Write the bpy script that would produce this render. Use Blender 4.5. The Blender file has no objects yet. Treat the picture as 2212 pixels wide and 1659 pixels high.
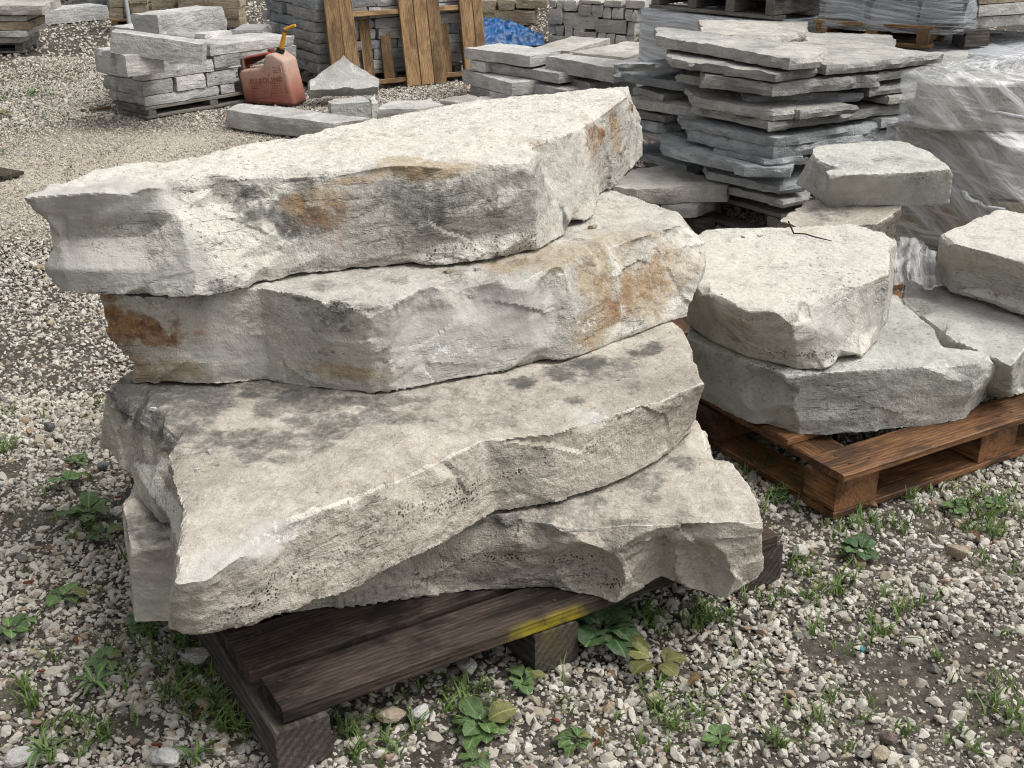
import bpy, bmesh, math, random
import numpy as np
from mathutils import Vector, Matrix

# ------------------------------------------------------------------ camera, sky, sun, exposure
S = bpy.context.scene
COL = S.collection
CAM_H, PITCH, FPX = 1.5, math.radians(23.4), 1200.0
cam_d = bpy.data.cameras.new('camera'); cam = bpy.data.objects.new('camera', cam_d); COL.objects.link(cam)
cam.location = (0, 0, CAM_H); cam.rotation_euler = (math.pi / 2 - PITCH, 0, 0)
cam_d.sensor_width = 36; cam_d.lens = FPX / 1024 * 36; cam_d.clip_start = .05; cam_d.clip_end = 600
S.camera = cam

SUN_EL, SUN_AZ = math.radians(60), math.radians(100)      # high, behind the camera to the right, veiled by cloud
W = bpy.data.worlds.new('World'); S.world = W; W.use_nodes = True
nt = W.node_tree; nt.nodes.clear()
sky = nt.nodes.new('ShaderNodeTexSky'); sky.sky_type = 'NISHITA'; sky.sun_disc = False
sky.sun_elevation = SUN_EL; sky.sun_rotation = SUN_AZ; sky.dust_density = 5.0; sky.ozone_density = 1.0
hs = nt.nodes.new('ShaderNodeHueSaturation'); hs.inputs['Saturation'].default_value = .13   # cloud: the blue is gone
bg = nt.nodes.new('ShaderNodeBackground'); bg.inputs['Strength'].default_value = .115
wo = nt.nodes.new('ShaderNodeOutputWorld')
nt.links.new(sky.outputs[0], hs.inputs['Color']); nt.links.new(hs.outputs[0], bg.inputs[0]); nt.links.new(bg.outputs[0], wo.inputs[0])
sun_d = bpy.data.lights.new('sun', 'SUN'); sun_d.energy = 1.5; sun_d.angle = math.radians(35); sun_d.color = (1, .97, .92)
sun = bpy.data.objects.new('sun', sun_d); COL.objects.link(sun)
sd = Vector((math.sin(SUN_AZ) * math.cos(SUN_EL), math.cos(SUN_AZ) * math.cos(SUN_EL), math.sin(SUN_EL)))
sun.rotation_euler = sd.to_track_quat('Z', 'Y').to_euler(); sun.location = (3, -3, 8)
S.view_settings.view_transform = 'Standard'; S.view_settings.look = 'None'; S.view_settings.gamma = 1
S.view_settings.use_curve_mapping = False
S.view_settings.exposure = 0.46
S.render.engine = 'CYCLES'; S.cycles.max_bounces = 5; S.cycles.diffuse_bounces = 3; S.cycles.adaptive_threshold = .035; S.cycles.transparent_max_bounces = 12
S.cycles.use_denoising = True; S.cycles.denoising_prefilter = 'NONE'; S.cycles.filter_width = 1.1

# ------------------------------------------------------------------ measuring: a photo reading (2212 wide) + a height gives a place on the ground plan
def ray(x, y):
    u = x * 1024 / 2212 - 512; v = y * 1024 / 2212 - 384
    c, s = math.cos(PITCH), math.sin(PITCH)
    return np.array([u, c * FPX - s * v, -s * FPX - c * v])
def at(x, y, z):
    d = ray(x, y); t = (z - CAM_H) / d[2]
    return np.array([d[0] * t, d[1] * t, z])
def atY(x, y, Y):
    d = ray(x, y); t = Y / d[1]
    return np.array([d[0] * t, Y, CAM_H + d[2] * t])
def onplane(x, y, A, dr):                 # vertical plane through A along dr -> (distance along, height)
    d = ray(x, y); n = np.array([-dr[1], dr[0]])
    t = (A[0] * n[0] + A[1] * n[1]) / (d[0] * n[0] + d[1] * n[1])
    p = d[:2] * t
    return float((p - np.array(A[:2])) @ np.array(dr)), float(CAM_H + d[2] * t)
def toF(P):
    P = np.asarray(P, float); c, s = math.cos(PITCH), math.sin(PITCH)
    X = P[:, 0]; Y = P[:, 1]; Z = P[:, 2] - CAM_H
    dep = Y * c - Z * s; v = -(Y * s + Z * c) / dep * FPX; u = X / dep * FPX
    return (u + 512) * 2212 / 1024, (v + 384) * 2212 / 1024, dep
R1 = lambda x, y: (x * .2, y * .2)
R2 = lambda x, y: (x * .2 + 442.2, y * .2)
R3 = lambda x, y: (x * .2 + 884.3, y * .2)
R4 = lambda x, y: (x * .2 + 1326.5, y * .2)
R5 = lambda x, y: (x * .2 + 1768.7, y * .2)
R6 = lambda x, y: (x * .2 + 1768.7, y * .2 + 274.3)
R7 = lambda x, y: (x * .2 + 1326.5, y * .2 + 274.3)

# ------------------------------------------------------------------ noise
def _h(ix, iy, iz, s):
    h = (ix * 73856093) ^ (iy * 19349663) ^ (iz * 83492791) ^ (s * 40503 + 977)
    h &= 0xffffffff; h = ((h ^ (h >> 15)) * 2246822519) & 0xffffffff; h = ((h ^ (h >> 13)) * 3266489917) & 0xffffffff
    return (h ^ (h >> 16)) & 0xffffff
def vn(p, s=0):
    i = np.floor(p).astype(np.int64); f = p - i; u = f * f * f * (f * (f * 6 - 15) + 10)
    r = 0
    for a in (0, 1):
        wa = u[:, 0] if a else 1 - u[:, 0]
        for b in (0, 1):
            wb = u[:, 1] if b else 1 - u[:, 1]
            for c in (0, 1):
                wc = u[:, 2] if c else 1 - u[:, 2]
                r = r + wa * wb * wc * (_h(i[:, 0] + a, i[:, 1] + b, i[:, 2] + c, s) / 8388607.5 - 1)
    return r
def fbm(p, s=0, o=4, g=.5):
    p = np.asarray(p, float); r = 0; a = 1; n = 0
    for k in range(o):
        r = r + a * vn(p * (2.03 ** k) + k * 17.3, s + k * 7); n += a; a *= g
    return r / n
def facet(p, s=0):                        # planar facets with steps between them, like broken rock
    i = np.floor(p).astype(np.int64); best = np.full(len(p), 9e9); val = np.zeros(len(p))
    for a in (-1, 0, 1):
        for b in (-1, 0, 1):
            for c in (-1, 0, 1):
                x, y, z = i[:, 0] + a, i[:, 1] + b, i[:, 2] + c
                r = [_h(x, y, z, s + k * 31) / 16777215. for k in range(7)]
                d = np.stack([x + r[0], y + r[1], z + r[2]], 1) - p
                q = (d * d).sum(1); g = (r[3] - .5) * d[:, 0] + (r[4] - .5) * d[:, 1] + (r[5] - .5) * d[:, 2] + (r[6] - .5) * .6
                m = q < best; best[m] = q[m]; val[m] = g[m]
    return val
sstep = lambda a, b, x: (lambda t: t * t * (3 - 2 * t))(np.clip((x - a) / (b - a), 0, 1))

# ------------------------------------------------------------------ object helpers
def tag(o, label=None, cat=None, group=None, kind=None):
    if label: o['label'] = label
    if cat: o['category'] = cat
    if group: o['group'] = group
    if kind: o['kind'] = kind
    return o
def empty(name, loc):
    o = bpy.data.objects.new(name, None); COL.objects.link(o); o.location = tuple(loc); o.empty_display_size = .05
    return o
def mesh_of(name, v, f, smooth=True, angle=40):
    me = bpy.data.meshes.new(name); me.from_pydata([tuple(q) for q in v], [], [tuple(q) for q in f]); me.update()
    if smooth:
        me.polygons.foreach_set('use_smooth', np.ones(len(me.polygons), bool))
        if angle: me.set_sharp_from_angle(angle=math.radians(angle))
    return me
def link(name, me, mat, parent=None, loc=None):
    o = bpy.data.objects.new(name, me); COL.objects.link(o)
    if mat is not None and not me.materials: me.materials.append(mat)
    if parent is not None:
        o.parent = parent
        if loc is not None: o.location = Vector(loc) - parent.location
    elif loc is not None: o.location = Vector(loc)
    return o
def attr(me, name, val):
    a = me.attributes.new(name, 'FLOAT', 'POINT'); a.data.foreach_set('value', np.ascontiguousarray(val, np.float32))
ORD = ['', 'first', 'second', 'third', 'fourth', 'fifth', 'sixth', 'seventh', 'eighth', 'ninth', 'tenth', 'eleventh', 'twelfth']

# ------------------------------------------------------------------ materials
class NT:
    def __init__(s, name):
        s.m = bpy.data.materials.new(name); s.m.use_nodes = True; s.t = s.m.node_tree; s.t.nodes.clear()
        s.out = s.n('ShaderNodeOutputMaterial')
    def n(s, kind, **kw):
        n = s.t.nodes.new(kind)
        for k, v in kw.items(): setattr(n, k, v)
        return n
    def l(s, a, b): s.t.links.new(a, b)
    def coord(s, scale=(1, 1, 1), rnd=7.0):
        c = s.n('ShaderNodeTexCoord'); oi = s.n('ShaderNodeObjectInfo'); mul = s.n('ShaderNodeMath', operation='MULTIPLY')
        s.l(oi.outputs['Random'], mul.inputs[0]); mul.inputs[1].default_value = rnd
        ad = s.n('ShaderNodeVectorMath', operation='ADD'); s.l(c.outputs['Object'], ad.inputs[0]); s.l(mul.outputs[0], ad.inputs[1])
        mp = s.n('ShaderNodeMapping'); mp.inputs['Scale'].default_value = scale; s.l(ad.outputs[0], mp.inputs[0])
        s.rand = oi.outputs['Random']
        return mp.outputs[0]
    def noise(s, vec, scale, detail=5, rough=.6, dist=0):
        n = s.n('ShaderNodeTexNoise'); s.l(vec, n.inputs['Vector']); n.inputs['Scale'].default_value = scale
        n.inputs['Detail'].default_value = detail; n.inputs['Roughness'].default_value = rough; n.inputs['Distortion'].default_value = dist
        return n.outputs['Fac']
    def ramp(s, fac, stops):
        r = s.n('ShaderNodeValToRGB'); e = r.color_ramp.elements
        while len(e) < len(stops): e.new(.5)
        for q, (p, c) in zip(e, stops):
            q.position = p; q.color = (c, c, c, 1) if isinstance(c, (int, float)) else (*c, 1)
        s.l(fac, r.inputs[0]); return r.outputs[0]
    def mix(s, fac, a, b, mode='MIX'):
        m = s.n('ShaderNodeMix', data_type='RGBA', blend_type=mode)
        for sock, v in ((m.inputs[0], fac), (m.inputs[6], a), (m.inputs[7], b)):
            if isinstance(v, (int, float)): sock.default_value = v
            elif isinstance(v, tuple): sock.default_value = (*v, 1)
            else: s.l(v, sock)
        return m.outputs[2]
    def math(s, op, a, b=None, clamp=False):
        m = s.n('ShaderNodeMath', operation=op, use_clamp=clamp)
        for sock, v in ((m.inputs[0], a), (m.inputs[1], b)):
            if v is None: continue
            if isinstance(v, (int, float)): sock.default_value = v
            else: s.l(v, sock)
        return m.outputs[0]
    def at(s, name):
        a = s.n('ShaderNodeAttribute', attribute_name=name); return a.outputs['Fac']
    def bump(s, h, strength, dist, prev=None):
        b = s.n('ShaderNodeBump'); b.inputs['Strength'].default_value = strength; b.inputs['Distance'].default_value = dist
        s.l(h, b.inputs['Height'])
        if prev is not None: s.l(prev, b.inputs['Normal'])
        return b.outputs[0]
    def done(s, col, rough=.9, normal=None, spec=.25, **kw):
        p = s.n('ShaderNodeBsdfPrincipled'); s.p = p
        for sock, v in (('Base Color', col), ('Roughness', rough)):
            if isinstance(v, (int, float)): p.inputs[sock].default_value = v
            elif isinstance(v, tuple): p.inputs[sock].default_value = (*v, 1)
            else: s.l(v, p.inputs[sock])
        p.inputs['Specular IOR Level'].default_value = spec
        if normal is not None: s.l(normal, p.inputs['Normal'])
        for k, v in kw.items(): p.inputs[k].default_value = v
        s.l(p.outputs[0], s.out.inputs[0]); return s.m

def limestone(name, pale, mid, dull, bump=1.0):
    """big fractured slabs: mottled limestone with stains that follow painted-on-vertex weights"""
    k = NT(name); v = k.coord()
    big = k.noise(v, 3.2, 4, .62); med = k.noise(v, 17, 5, .72, .3); fine = k.noise(v, 150, 2, .7)
    flat = k.n('ShaderNodeMapping'); flat.inputs['Scale'].default_value = (1, 1, 7); k.l(v, flat.inputs[0])
    bed = k.noise(flat.outputs[0], 13, 5, .72, .5)
    ge = k.n('ShaderNodeNewGeometry'); sx = k.n('ShaderNodeSeparateXYZ'); k.l(ge.outputs['True Normal'], sx.inputs[0])
    sidef = k.ramp(k.math('ABSOLUTE', sx.outputs['Z']), [(.45, 1), (.75, 0)])
    c = k.mix(k.ramp(med, [(.36, 0), (.62, 1)]), mid, pale)
    c = k.mix(k.ramp(big, [(.44, 0), (.68, .85)]), c, dull)
    c = k.mix(k.ramp(bed, [(.30, .3), (.42, 0)]), c, tuple(q * .62 for q in mid))
    c = k.mix(k.math('MAXIMUM', k.math('MULTIPLY', k.at('pale_toplight'), k.ramp(med, [(.30, .25), (.50, 1)]), True), k.ramp(k.math('ADD', k.math('MULTIPLY', k.at('rim'), .5), med), [(.80, 0), (.92, .95)])), c, (.62, .59, .53))  # whitens pale stone, and slab tops where overhead light is painted in
    c = k.mix(k.ramp(fine, [(.58, 0), (.72, .55)]), c, tuple(min(1, q * 1.28) for q in pale))
    pit = k.noise(v, 95, 2, .6)
    c = k.mix(k.math('MULTIPLY', k.ramp(pit, [(.30, .8), (.41, 0)]), k.ramp(big, [(.35, .25), (.6, 1)])), c, tuple(q * .40 for q in mid))
    # fresh breaks
    fr = k.math('MULTIPLY', k.at('fresh'), k.ramp(med, [(.25, .8), (.5, 1)]), True)
    fc = k.mix(k.ramp(k.math('ADD', k.math('MULTIPLY', med, .7), k.math('MULTIPLY', bed, .3)), [(.38, 0), (.62, 1)]), (.40, .38, .35), (.50, .485, .455))
    c = k.mix(fr, c, fc)
    # hairline bedding cracks on the broken faces
    fl2 = k.n('ShaderNodeMapping'); fl2.inputs['Scale'].default_value = (1, 1, 9); k.l(v, fl2.inputs[0])
    cr = k.math('ABSOLUTE', k.math('SUBTRACT', k.noise(fl2.outputs[0], 3.4, 4, .6, .2), .5))
    crk = k.math('MULTIPLY', k.math('MULTIPLY', k.ramp(cr, [(.003, 1), (.010, 0)]), k.ramp(big, [(.52, 0), (.60, 1)])), k.math('MULTIPLY', sidef, k.math('SUBTRACT', 1.0, k.math('MULTIPLY', fr, .8))))
    # grey weathering, contact grime with painted-in gap shade, rust, ochre, black growth
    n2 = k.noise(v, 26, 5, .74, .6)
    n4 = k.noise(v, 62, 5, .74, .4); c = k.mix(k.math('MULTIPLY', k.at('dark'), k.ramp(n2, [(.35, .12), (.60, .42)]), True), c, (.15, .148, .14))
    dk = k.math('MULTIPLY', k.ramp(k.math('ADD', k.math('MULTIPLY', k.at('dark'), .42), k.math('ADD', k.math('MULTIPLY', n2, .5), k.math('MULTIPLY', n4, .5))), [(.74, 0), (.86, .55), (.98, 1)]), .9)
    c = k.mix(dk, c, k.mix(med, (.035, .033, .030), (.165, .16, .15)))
    n3 = k.noise(v, 24, 6, .78, .7)
    c = k.mix(k.math('MULTIPLY', k.at('rust'), k.ramp(n2, [(.35, .15), (.62, .6)]), True), c, (.38, .27, .17))
    ru = k.ramp(k.math('ADD', k.math('MULTIPLY', k.at('rust'), .42), k.math('ADD', k.math('MULTIPLY', n3, .6), k.math('MULTIPLY', n4, .4))), [(.74, 0), (.84, .6), (.96, 1)])
    c = k.mix(k.math('MULTIPLY', ru, .92), c, k.mix(k.ramp(n2, [(.4, 0), (.6, 1)]), (.13, .055, .024), (.33, .18, .085)))
    oc = k.ramp(k.math('ADD', k.math('MULTIPLY', k.at('ochre'), .40), k.math('ADD', k.math('MULTIPLY', n3, .6), k.math('MULTIPLY', n4, .4))), [(.64, 0), (.80, .5), (.98, .85)])
    c = k.mix(oc, c, k.mix(med, (.25, .165, .08), (.47, .365, .22)))
    vo = k.n('ShaderNodeTexVoronoi'); vo.inputs['Scale'].default_value = 150; k.l(v, vo.inputs['Vector'])
    sp = k.math('MULTIPLY', k.at('lichen'), k.math('MULTIPLY', k.ramp(vo.outputs['Distance'], [(.30, 1), (.44, 0)]), k.ramp(n2, [(.44, 0), (.54, 1)])), True)
    c = k.mix(sp, c, (.022, .021, .018))
    ch = k.math('MULTIPLY', k.at('chalk'), k.ramp(k.noise(v, 60, 4, .75), [(.54, 0), (.60, 1)]), True)
    c = k.mix(ch, c, (.70, .70, .69))
    c = k.mix(k.math('MULTIPLY', crk, .65), c, (.10, .09, .08))
    h = k.math('ADD', k.math('MULTIPLY', fine, .22), k.math('MULTIPLY', k.noise(v, 48, 4, .72), .9))
    h = k.math('MULTIPLY', h, k.math('SUBTRACT', 1.0, k.math('MULTIPLY', fr, .6))); h = k.math('ADD', h, k.math('MULTIPLY', k.math('MULTIPLY', bed, sidef), k.math('SUBTRACT', .24, k.math('MULTIPLY', fr, .20)))); h = k.math('SUBTRACT', h, k.math('MULTIPLY', crk, .6))
    return k.done(c, .93, k.bump(h, .62 * bump, .016), .15)

def yardstone(name, pale, mid, dull, spots=.5, bump=1.0, scale=1.0):
    """stacked wall stone and flags further off"""
    k = NT(name); v = k.coord()
    big = k.noise(v, 2.6 * scale, 3, .6); med = k.noise(v, 15 * scale, 4, .7, .2); fine = k.noise(v, 85 * scale, 2, .7)
    c = k.mix(k.ramp(med, [(.35, 0), (.65, 1)]), mid, pale)
    c = k.mix(k.ramp(big, [(.42, 0), (.66, .9)]), c, dull)
    hv = k.n('ShaderNodeHueSaturation'); k.l(c, hv.inputs['Color'])
    mr = k.n('ShaderNodeMapRange'); k.l(k.rand, mr.inputs[0]); mr.inputs[3].default_value = .80; mr.inputs[4].default_value = 1.18
    k.l(mr.outputs[0], hv.inputs['Value']); c = hv.outputs[0]
    fl = k.n('ShaderNodeMapping'); fl.inputs['Scale'].default_value = (1, 1, 5); k.l(v, fl.inputs[0]); bed = k.noise(fl.outputs[0], 9, 4, .7, .4)
    c = k.mix(k.ramp(bed, [(.34, spots), (.48, 0)]), c, tuple(q * .62 for q in dull))
    c = k.mix(k.ramp(bed, [(.54, 0), (.68, .5)]), c, tuple(min(1, q * 1.22) for q in pale))
    c = k.mix(k.ramp(fine, [(.30, .35), (.40, 0)]), c, tuple(q * .55 for q in dull))
    b = k.bump(k.math('ADD', k.math('ADD', k.math('MULTIPLY', fine, .25), k.noise(v, 24, 4, .7)), k.math('MULTIPLY', bed, .6)), .75 * bump, .02)
    return k.done(c, .92, b, .15)

def wood(name, pale, mid, dark, grime=.4, rough=.8, rings=150, spec=.25, rc=.25, var=(.75, 1.2)):
    k = NT(name); v = k.coord((1, 1, 1), 3.0)
    st = k.n('ShaderNodeMapping'); st.inputs['Scale'].default_value = (.8, 9, 9); k.l(v, st.inputs[0])
    wv = k.n('ShaderNodeTexWave', wave_type='RINGS', rings_direction='X'); wv.inputs['Scale'].default_value = rings / 3.0
    wv.inputs['Distortion'].default_value = 3.0; wv.inputs['Detail'].default_value = 3; wv.inputs['Detail Scale'].default_value = 1.2
    rm = k.n('ShaderNodeMapping'); rm.inputs['Scale'].default_value = (.12, 1, 1); rm.inputs['Location'].default_value = (0, .05, -.03); k.l(v, rm.inputs[0])
    k.l(rm.outputs[0], wv.inputs['Vector'])
    fib = k.noise(st.outputs[0], 14, 4, .7, .2); st2 = k.n('ShaderNodeMapping'); st2.inputs['Scale'].default_value = (.35, 1, 1); k.l(v, st2.inputs[0]); big = k.noise(st2.outputs[0], 9, 4, .7, .6)
    c = k.mix(k.ramp(wv.outputs['Fac'], [(.1, .5 - rc), (.9, .5 + rc)]), mid, pale)
    fib2 = k.noise(st.outputs[0], 42, 3, .7)
    c = k.mix(k.ramp(fib, [(.34, .8), (.56, 0)]), c, dark); c = k.mix(k.ramp(fib2, [(.36, .6), (.50, 0)]), c, dark); c = k.mix(k.ramp(fib2, [(.56, 0), (.70, .4)]), c, tuple(q * 1.25 for q in pale))
    c = k.mix(k.math('MULTIPLY', k.ramp(big, [(.46, 0), (.60, 1)]), grime), c, tuple(q * .5 for q in dark))
    hv = k.n('ShaderNodeHueSaturation'); k.l(c, hv.inputs['Color'])
    mr = k.n('ShaderNodeMapRange'); k.l(k.rand, mr.inputs[0]); mr.inputs[3].default_value = var[0]; mr.inputs[4].default_value = var[1]
    k.l(mr.outputs[0], hv.inputs['Value']); c = hv.outputs[0]
    pf = k.math('MULTIPLY', k.at('paint'), k.ramp(k.noise(v, 30, 5, .7), [(.3, .2), (.5, 1)]), True)
    c = k.mix(k.math('MULTIPLY', pf, .85), c, (.38, .31, .015))
    b = k.bump(k.math('ADD', fib, k.math('MULTIPLY', wv.outputs['Fac'], .3)), .5, .004)
    return k.done(c, rough, b, spec)

def plain(name, col, rough=.6, spec=.3, var=.25, scale=20, bump=.2):
    k = NT(name); v = k.coord(); n = k.noise(v, scale, 6, .65)
    c = k.mix(k.ramp(n, [(.3, 0), (.7, 1)]), tuple(q * (1 - var) for q in col), tuple(min(1, q * (1 + var)) for q in col))
    return k.done(c, rough, k.bump(n, bump, .004), spec)

M = {}
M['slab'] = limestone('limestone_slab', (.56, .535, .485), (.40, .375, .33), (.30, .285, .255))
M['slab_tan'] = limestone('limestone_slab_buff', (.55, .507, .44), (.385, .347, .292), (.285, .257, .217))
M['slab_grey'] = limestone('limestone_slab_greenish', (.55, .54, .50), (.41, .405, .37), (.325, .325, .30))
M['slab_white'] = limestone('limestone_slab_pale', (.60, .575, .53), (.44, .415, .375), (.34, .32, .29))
M['wallstone'] = yardstone('grey_wall_stone', (0.512, 0.500, 0.476), (0.378, 0.372, 0.360), (0.299, 0.299, 0.293))
M['palestone'] = yardstone('pale_wall_stone', (0.605, 0.589, 0.562), (0.475, 0.464, 0.443), (0.389, 0.378, 0.362))
M['flag'] = yardstone('flagstone', (0.500, 0.481, 0.444), (0.362, 0.350, 0.325), (0.275, 0.269, 0.256))
M['flag_blue'] = yardstone('bluish_flagstone', (0.422, 0.442, 0.442), (0.307, 0.326, 0.333), (0.230, 0.243, 0.256))
M['flag_pale'] = yardstone('buff_flagstone', (.55, .525, .475), (.43, .405, .365), (.335, .315, .285))
M['tanstone'] = yardstone('tan_wall_stone', (0.484, 0.407, 0.297), (0.352, 0.292, 0.209), (0.264, 0.220, 0.165))
M['darkstone'] = yardstone('dark_boulder_stone', (.20, .205, .21), (.13, .135, .14), (.09, .09, .095), .3)
M['redstone'] = yardstone('reddish_boulder_stone', (.24, .19, .17), (.17, .13, .115), (.12, .10, .09), .3)
M['bricks'] = yardstone('tumbled_wall_stone', (.60, .565, .515), (.49, .46, .42), (.40, .375, .345))
M['wood_dark'] = wood('weathered_dark_wood', (.100, .072, .055), (.052, .039, .031), (.020, .016, .015), .85, .85, 120, .2, .3)
M['wood_end'] = wood('grey_weathered_wood', (.125, .105, .09), (.060, .050, .044), (.030, .026, .024), .45, .9, 62, .2, .4)
M['wood_wet'] = wood('wet_orange_wood', (.34, .165, .068), (.21, .098, .041), (.060, .029, .016), .8, .6, 110, .35, .35, (.6, 1.3))
M['wood_blond'] = wood('blond_pallet_wood', (.42, .275, .145), (.30, .185, .09), (.12, .072, .04), .55, .8, 90, .25, .25, (.7, 1.2))
M['wood_grey'] = wood('grey_pallet_wood', (.30, .275, .245), (.21, .19, .17), (.11, .10, .09), .45, .9, 140)
M['teal'] = plain('turquoise_plastic', (.03, .20, .22), .5, .4)

# ------------------------------------------------------------------ stone builders
def tri_dirs(co, me):
    n = np.empty(len(co) * 3, np.float32); me.vertex_normals.foreach_get('vector', n); return n.reshape(-1, 3).astype(float)
SLABS = {}
def big_slab(name, label, cat, cols, zb, zt, mat, seed, vox=.006, rough=1.0, chips=26, scallops=(), planes=(), top_amp=1.0, fresh=(), pale_toplight=0.0, white=()):
    """cols: (top, bottom[, recess]) ; top/bottom are (x, y) photo readings, (x, y, z) readings with their own height, or ('w', x, y[, z]) plan places;
    recess: three inward offsets at 1/4, 1/2, 3/4 of the height"""
    rnd = np.random.RandomState(seed)
    def res(p, z):
        if p[0] == 'w': return np.array([p[1], p[2], p[3] if len(p) > 3 else z], float)
        return at(p[0], p[1], p[2] if len(p) > 2 else z)
    T = []; B = []; RC = []
    for c in cols:
        t = res(c[0], zt); T.append(t)
        B.append(np.array([t[0], t[1], zb]) if len(c) < 2 or c[1] is None else res(c[1], zb))
        RC.append(c[2] if len(c) > 2 else (0, 0, 0))
    T = np.array(T); B = np.array(B); cen = T[:, :2].mean(0); N = len(T)
    # outward direction of each column from the outline itself
    prv = np.roll(T, 1, 0)[:, :2]; nxt = np.roll(T, -1, 0)[:, :2]; tg = nxt - prv; nr = np.stack([tg[:, 1], -tg[:, 0]], 1)
    nr /= np.linalg.norm(nr, axis=1)[:, None] + 1e-9
    area = np.sum(T[:, 0] * nxt[:, 1] - nxt[:, 0] * T[:, 1])
    if area < 0: nr = -nr
    lv = []
    for q, tt in enumerate((0, .25, .5, .75, 1)):
        L = B + (T - B) * tt
        if 0 < q < 4:
            r = np.array([RC[i][q - 1] for i in range(N)]); L[:, :2] -= nr * r[:, None]
        lv.append(L)
    V = np.concatenate(lv); F = []
    for q in range(4):
        for i in range(N):
            j = (i + 1) % N; F.append((q * N + i, q * N + j, (q + 1) * N + j, (q + 1) * N + i))
    F.append(tuple(range(4 * N, 5 * N))); F.append(tuple(range(N - 1, -1, -1)))
    if area < 0: F = [tuple(reversed(f)) for f in F]
    bm = bmesh.new(); vs = [bm.verts.new(tuple(v)) for v in V]
    for f in F: bm.faces.new([vs[i] for i in f])
    bmesh.ops.triangulate(bm, faces=[f for f in bm.faces if len(f.verts) > 4], ngon_method='EAR_CLIP')
    me0 = bpy.data.meshes.new('tmp'); bm.to_mesh(me0); bm.free()
    tmp = bpy.data.objects.new('tmp', me0); COL.objects.link(tmp)
    md = tmp.modifiers.new('r', 'REMESH'); md.mode = 'VOXEL'; md.voxel_size = vox; md.adaptivity = 0
    dg = bpy.context.evaluated_depsgraph_get(); me = bpy.data.meshes.new_from_object(tmp.evaluated_get(dg))
    bpy.data.objects.remove(tmp); bpy.data.meshes.remove(me0); me.name = name
    co = np.empty(len(me.vertices) * 3, np.float32); me.vertices.foreach_get('co', co); co = co.reshape(-1, 3).astype(float)
    nm = tri_dirs(co, me)
    # random flakes knocked off the rims
    for _ in range(chips):
        i = rnd.randint(N); a = rnd.rand(); up = rnd.rand() < .72
        L = T if up else B; P = L[i] * (1 - a) + L[(i + 1) % N] * a; d = nr[i] * (1 - a) + nr[(i + 1) % N] * a
        tilt = rnd.uniform(.25, 1.1); pn = np.array([d[0] + rnd.uniform(-.5, .5), d[1] + rnd.uniform(-.5, .5), (1 if up else -1) * tilt]); pn /= np.linalg.norm(pn)
        cut = rnd.uniform(.003, .016) * rough; rad = rnd.uniform(.03, .11)
        k = np.linalg.norm(co - P, axis=1) < rad * 1.6
        dd = (co[k] - P) @ pn + cut; w = sstep(1.6, .8, np.linalg.norm(co[k] - P, axis=1) / rad)
        co[k] -= pn * (np.maximum(dd, 0) * w)[:, None]
    for (p, pn, rad) in planes:           # flat facets: place, facing, reach
        p = np.array(p, float); pn = np.array(pn, float); pn /= np.linalg.norm(pn); q = np.linalg.norm(co - p, axis=1); k = q < rad
        dd = (co[k] - p) @ pn; co[k] -= pn * (np.maximum(dd, 0) * sstep(1, .8, q[k] / rad))[:, None]
    for (c, r, dr) in scallops:           # shell-shaped hollows
        c = np.array(c, float); dr = np.array(dr, float); dr /= np.linalg.norm(dr); w = co - c
        k = (w * w).sum(1) < r * r; wk = w[k]; b = wk @ dr; cc = (wk * wk).sum(1) - r * r
        co[k] += dr * (-b + np.sqrt(np.maximum(b * b - cc, 0)))[:, None]
    # surface: bedding and facets on the sides, thin peeled sheets on top
    sd = seed * 13; side = sstep(.80, .60, np.abs(nm[:, 2])); topm = 1 - side
    s = dict(co=co, me=me); fw = stain(s, 'fresh', fresh, seed) if len(fresh) else np.zeros(len(co))
    st = co * np.array([1, 1, 2.2]); wz = co[:, 2] + .02 * fbm(co * 3, sd + 5, 2)
    ds = .003 * fbm(st * 4, sd, 3) + .013 * facet(co * np.array([5, 5, 6.5]), sd + 1) + .0045 * facet(st * 15 + fbm(st * 7, sd + 3, 2)[:, None] * .3, sd + 2) + .0022 * facet(co * np.array([45, 45, 60]), sd + 4) + .0016 * fbm(co * 100, sd + 6, 2) + .0018 * fbm(co * 28, sd + 7, 2)
    lay = fbm(np.stack([co[:, 0] * 1.6, co[:, 1] * 1.6, wz * 60], 1), sd + 9, 2); ds += .0012 * lay
    dsf = .007 * facet(st * 4.5, sd + 50) + .003 * fbm(st * 9, sd + 51, 3) + .0012 * fbm(co * 70, sd + 52, 2)
    ds = ds * (1 - fw) + dsf * fw
    f1 = fbm(co * np.array([4.2, 4.2, .4]), sd + 21, 5, .55); ter = np.floor(f1 * 5) / 5 + sstep(.8, 1, f1 * 5 - np.floor(f1 * 5)) / 5
    dt = .010 * ter + .0026 * fbm(co * 75, sd + 30, 2) + .004 * fbm(co * 15, sd + 33, 3) - .012 * np.clip(fbm(co * np.array([9, 9, 1]), sd + 40, 3) - .42, 0, 1)
    hd = nm.copy(); hd[:, 2] *= .35; hd /= np.linalg.norm(hd, axis=1)[:, None] + 1e-9
    amp_s = ds * side * rough; amp_t = dt * topm * top_amp
    upv = np.zeros_like(nm); upv[:, 2] = np.sign(nm[:, 2])
    bl = pale_toplight * sstep(.55, .8, nm[:, 2])  # up-facing tops: pale stone, whitened further as painted light from above
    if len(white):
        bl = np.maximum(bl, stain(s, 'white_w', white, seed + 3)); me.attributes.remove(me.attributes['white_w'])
    attr(me, 'pale_toplight', bl); attr(me, 'rim', sstep(.18, .42, nm[:, 2]) * sstep(.97, .86, nm[:, 2]) * (nm[:, 2] > 0))
    co = co + hd * amp_s[:, None] + upv * amp_t[:, None]
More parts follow.
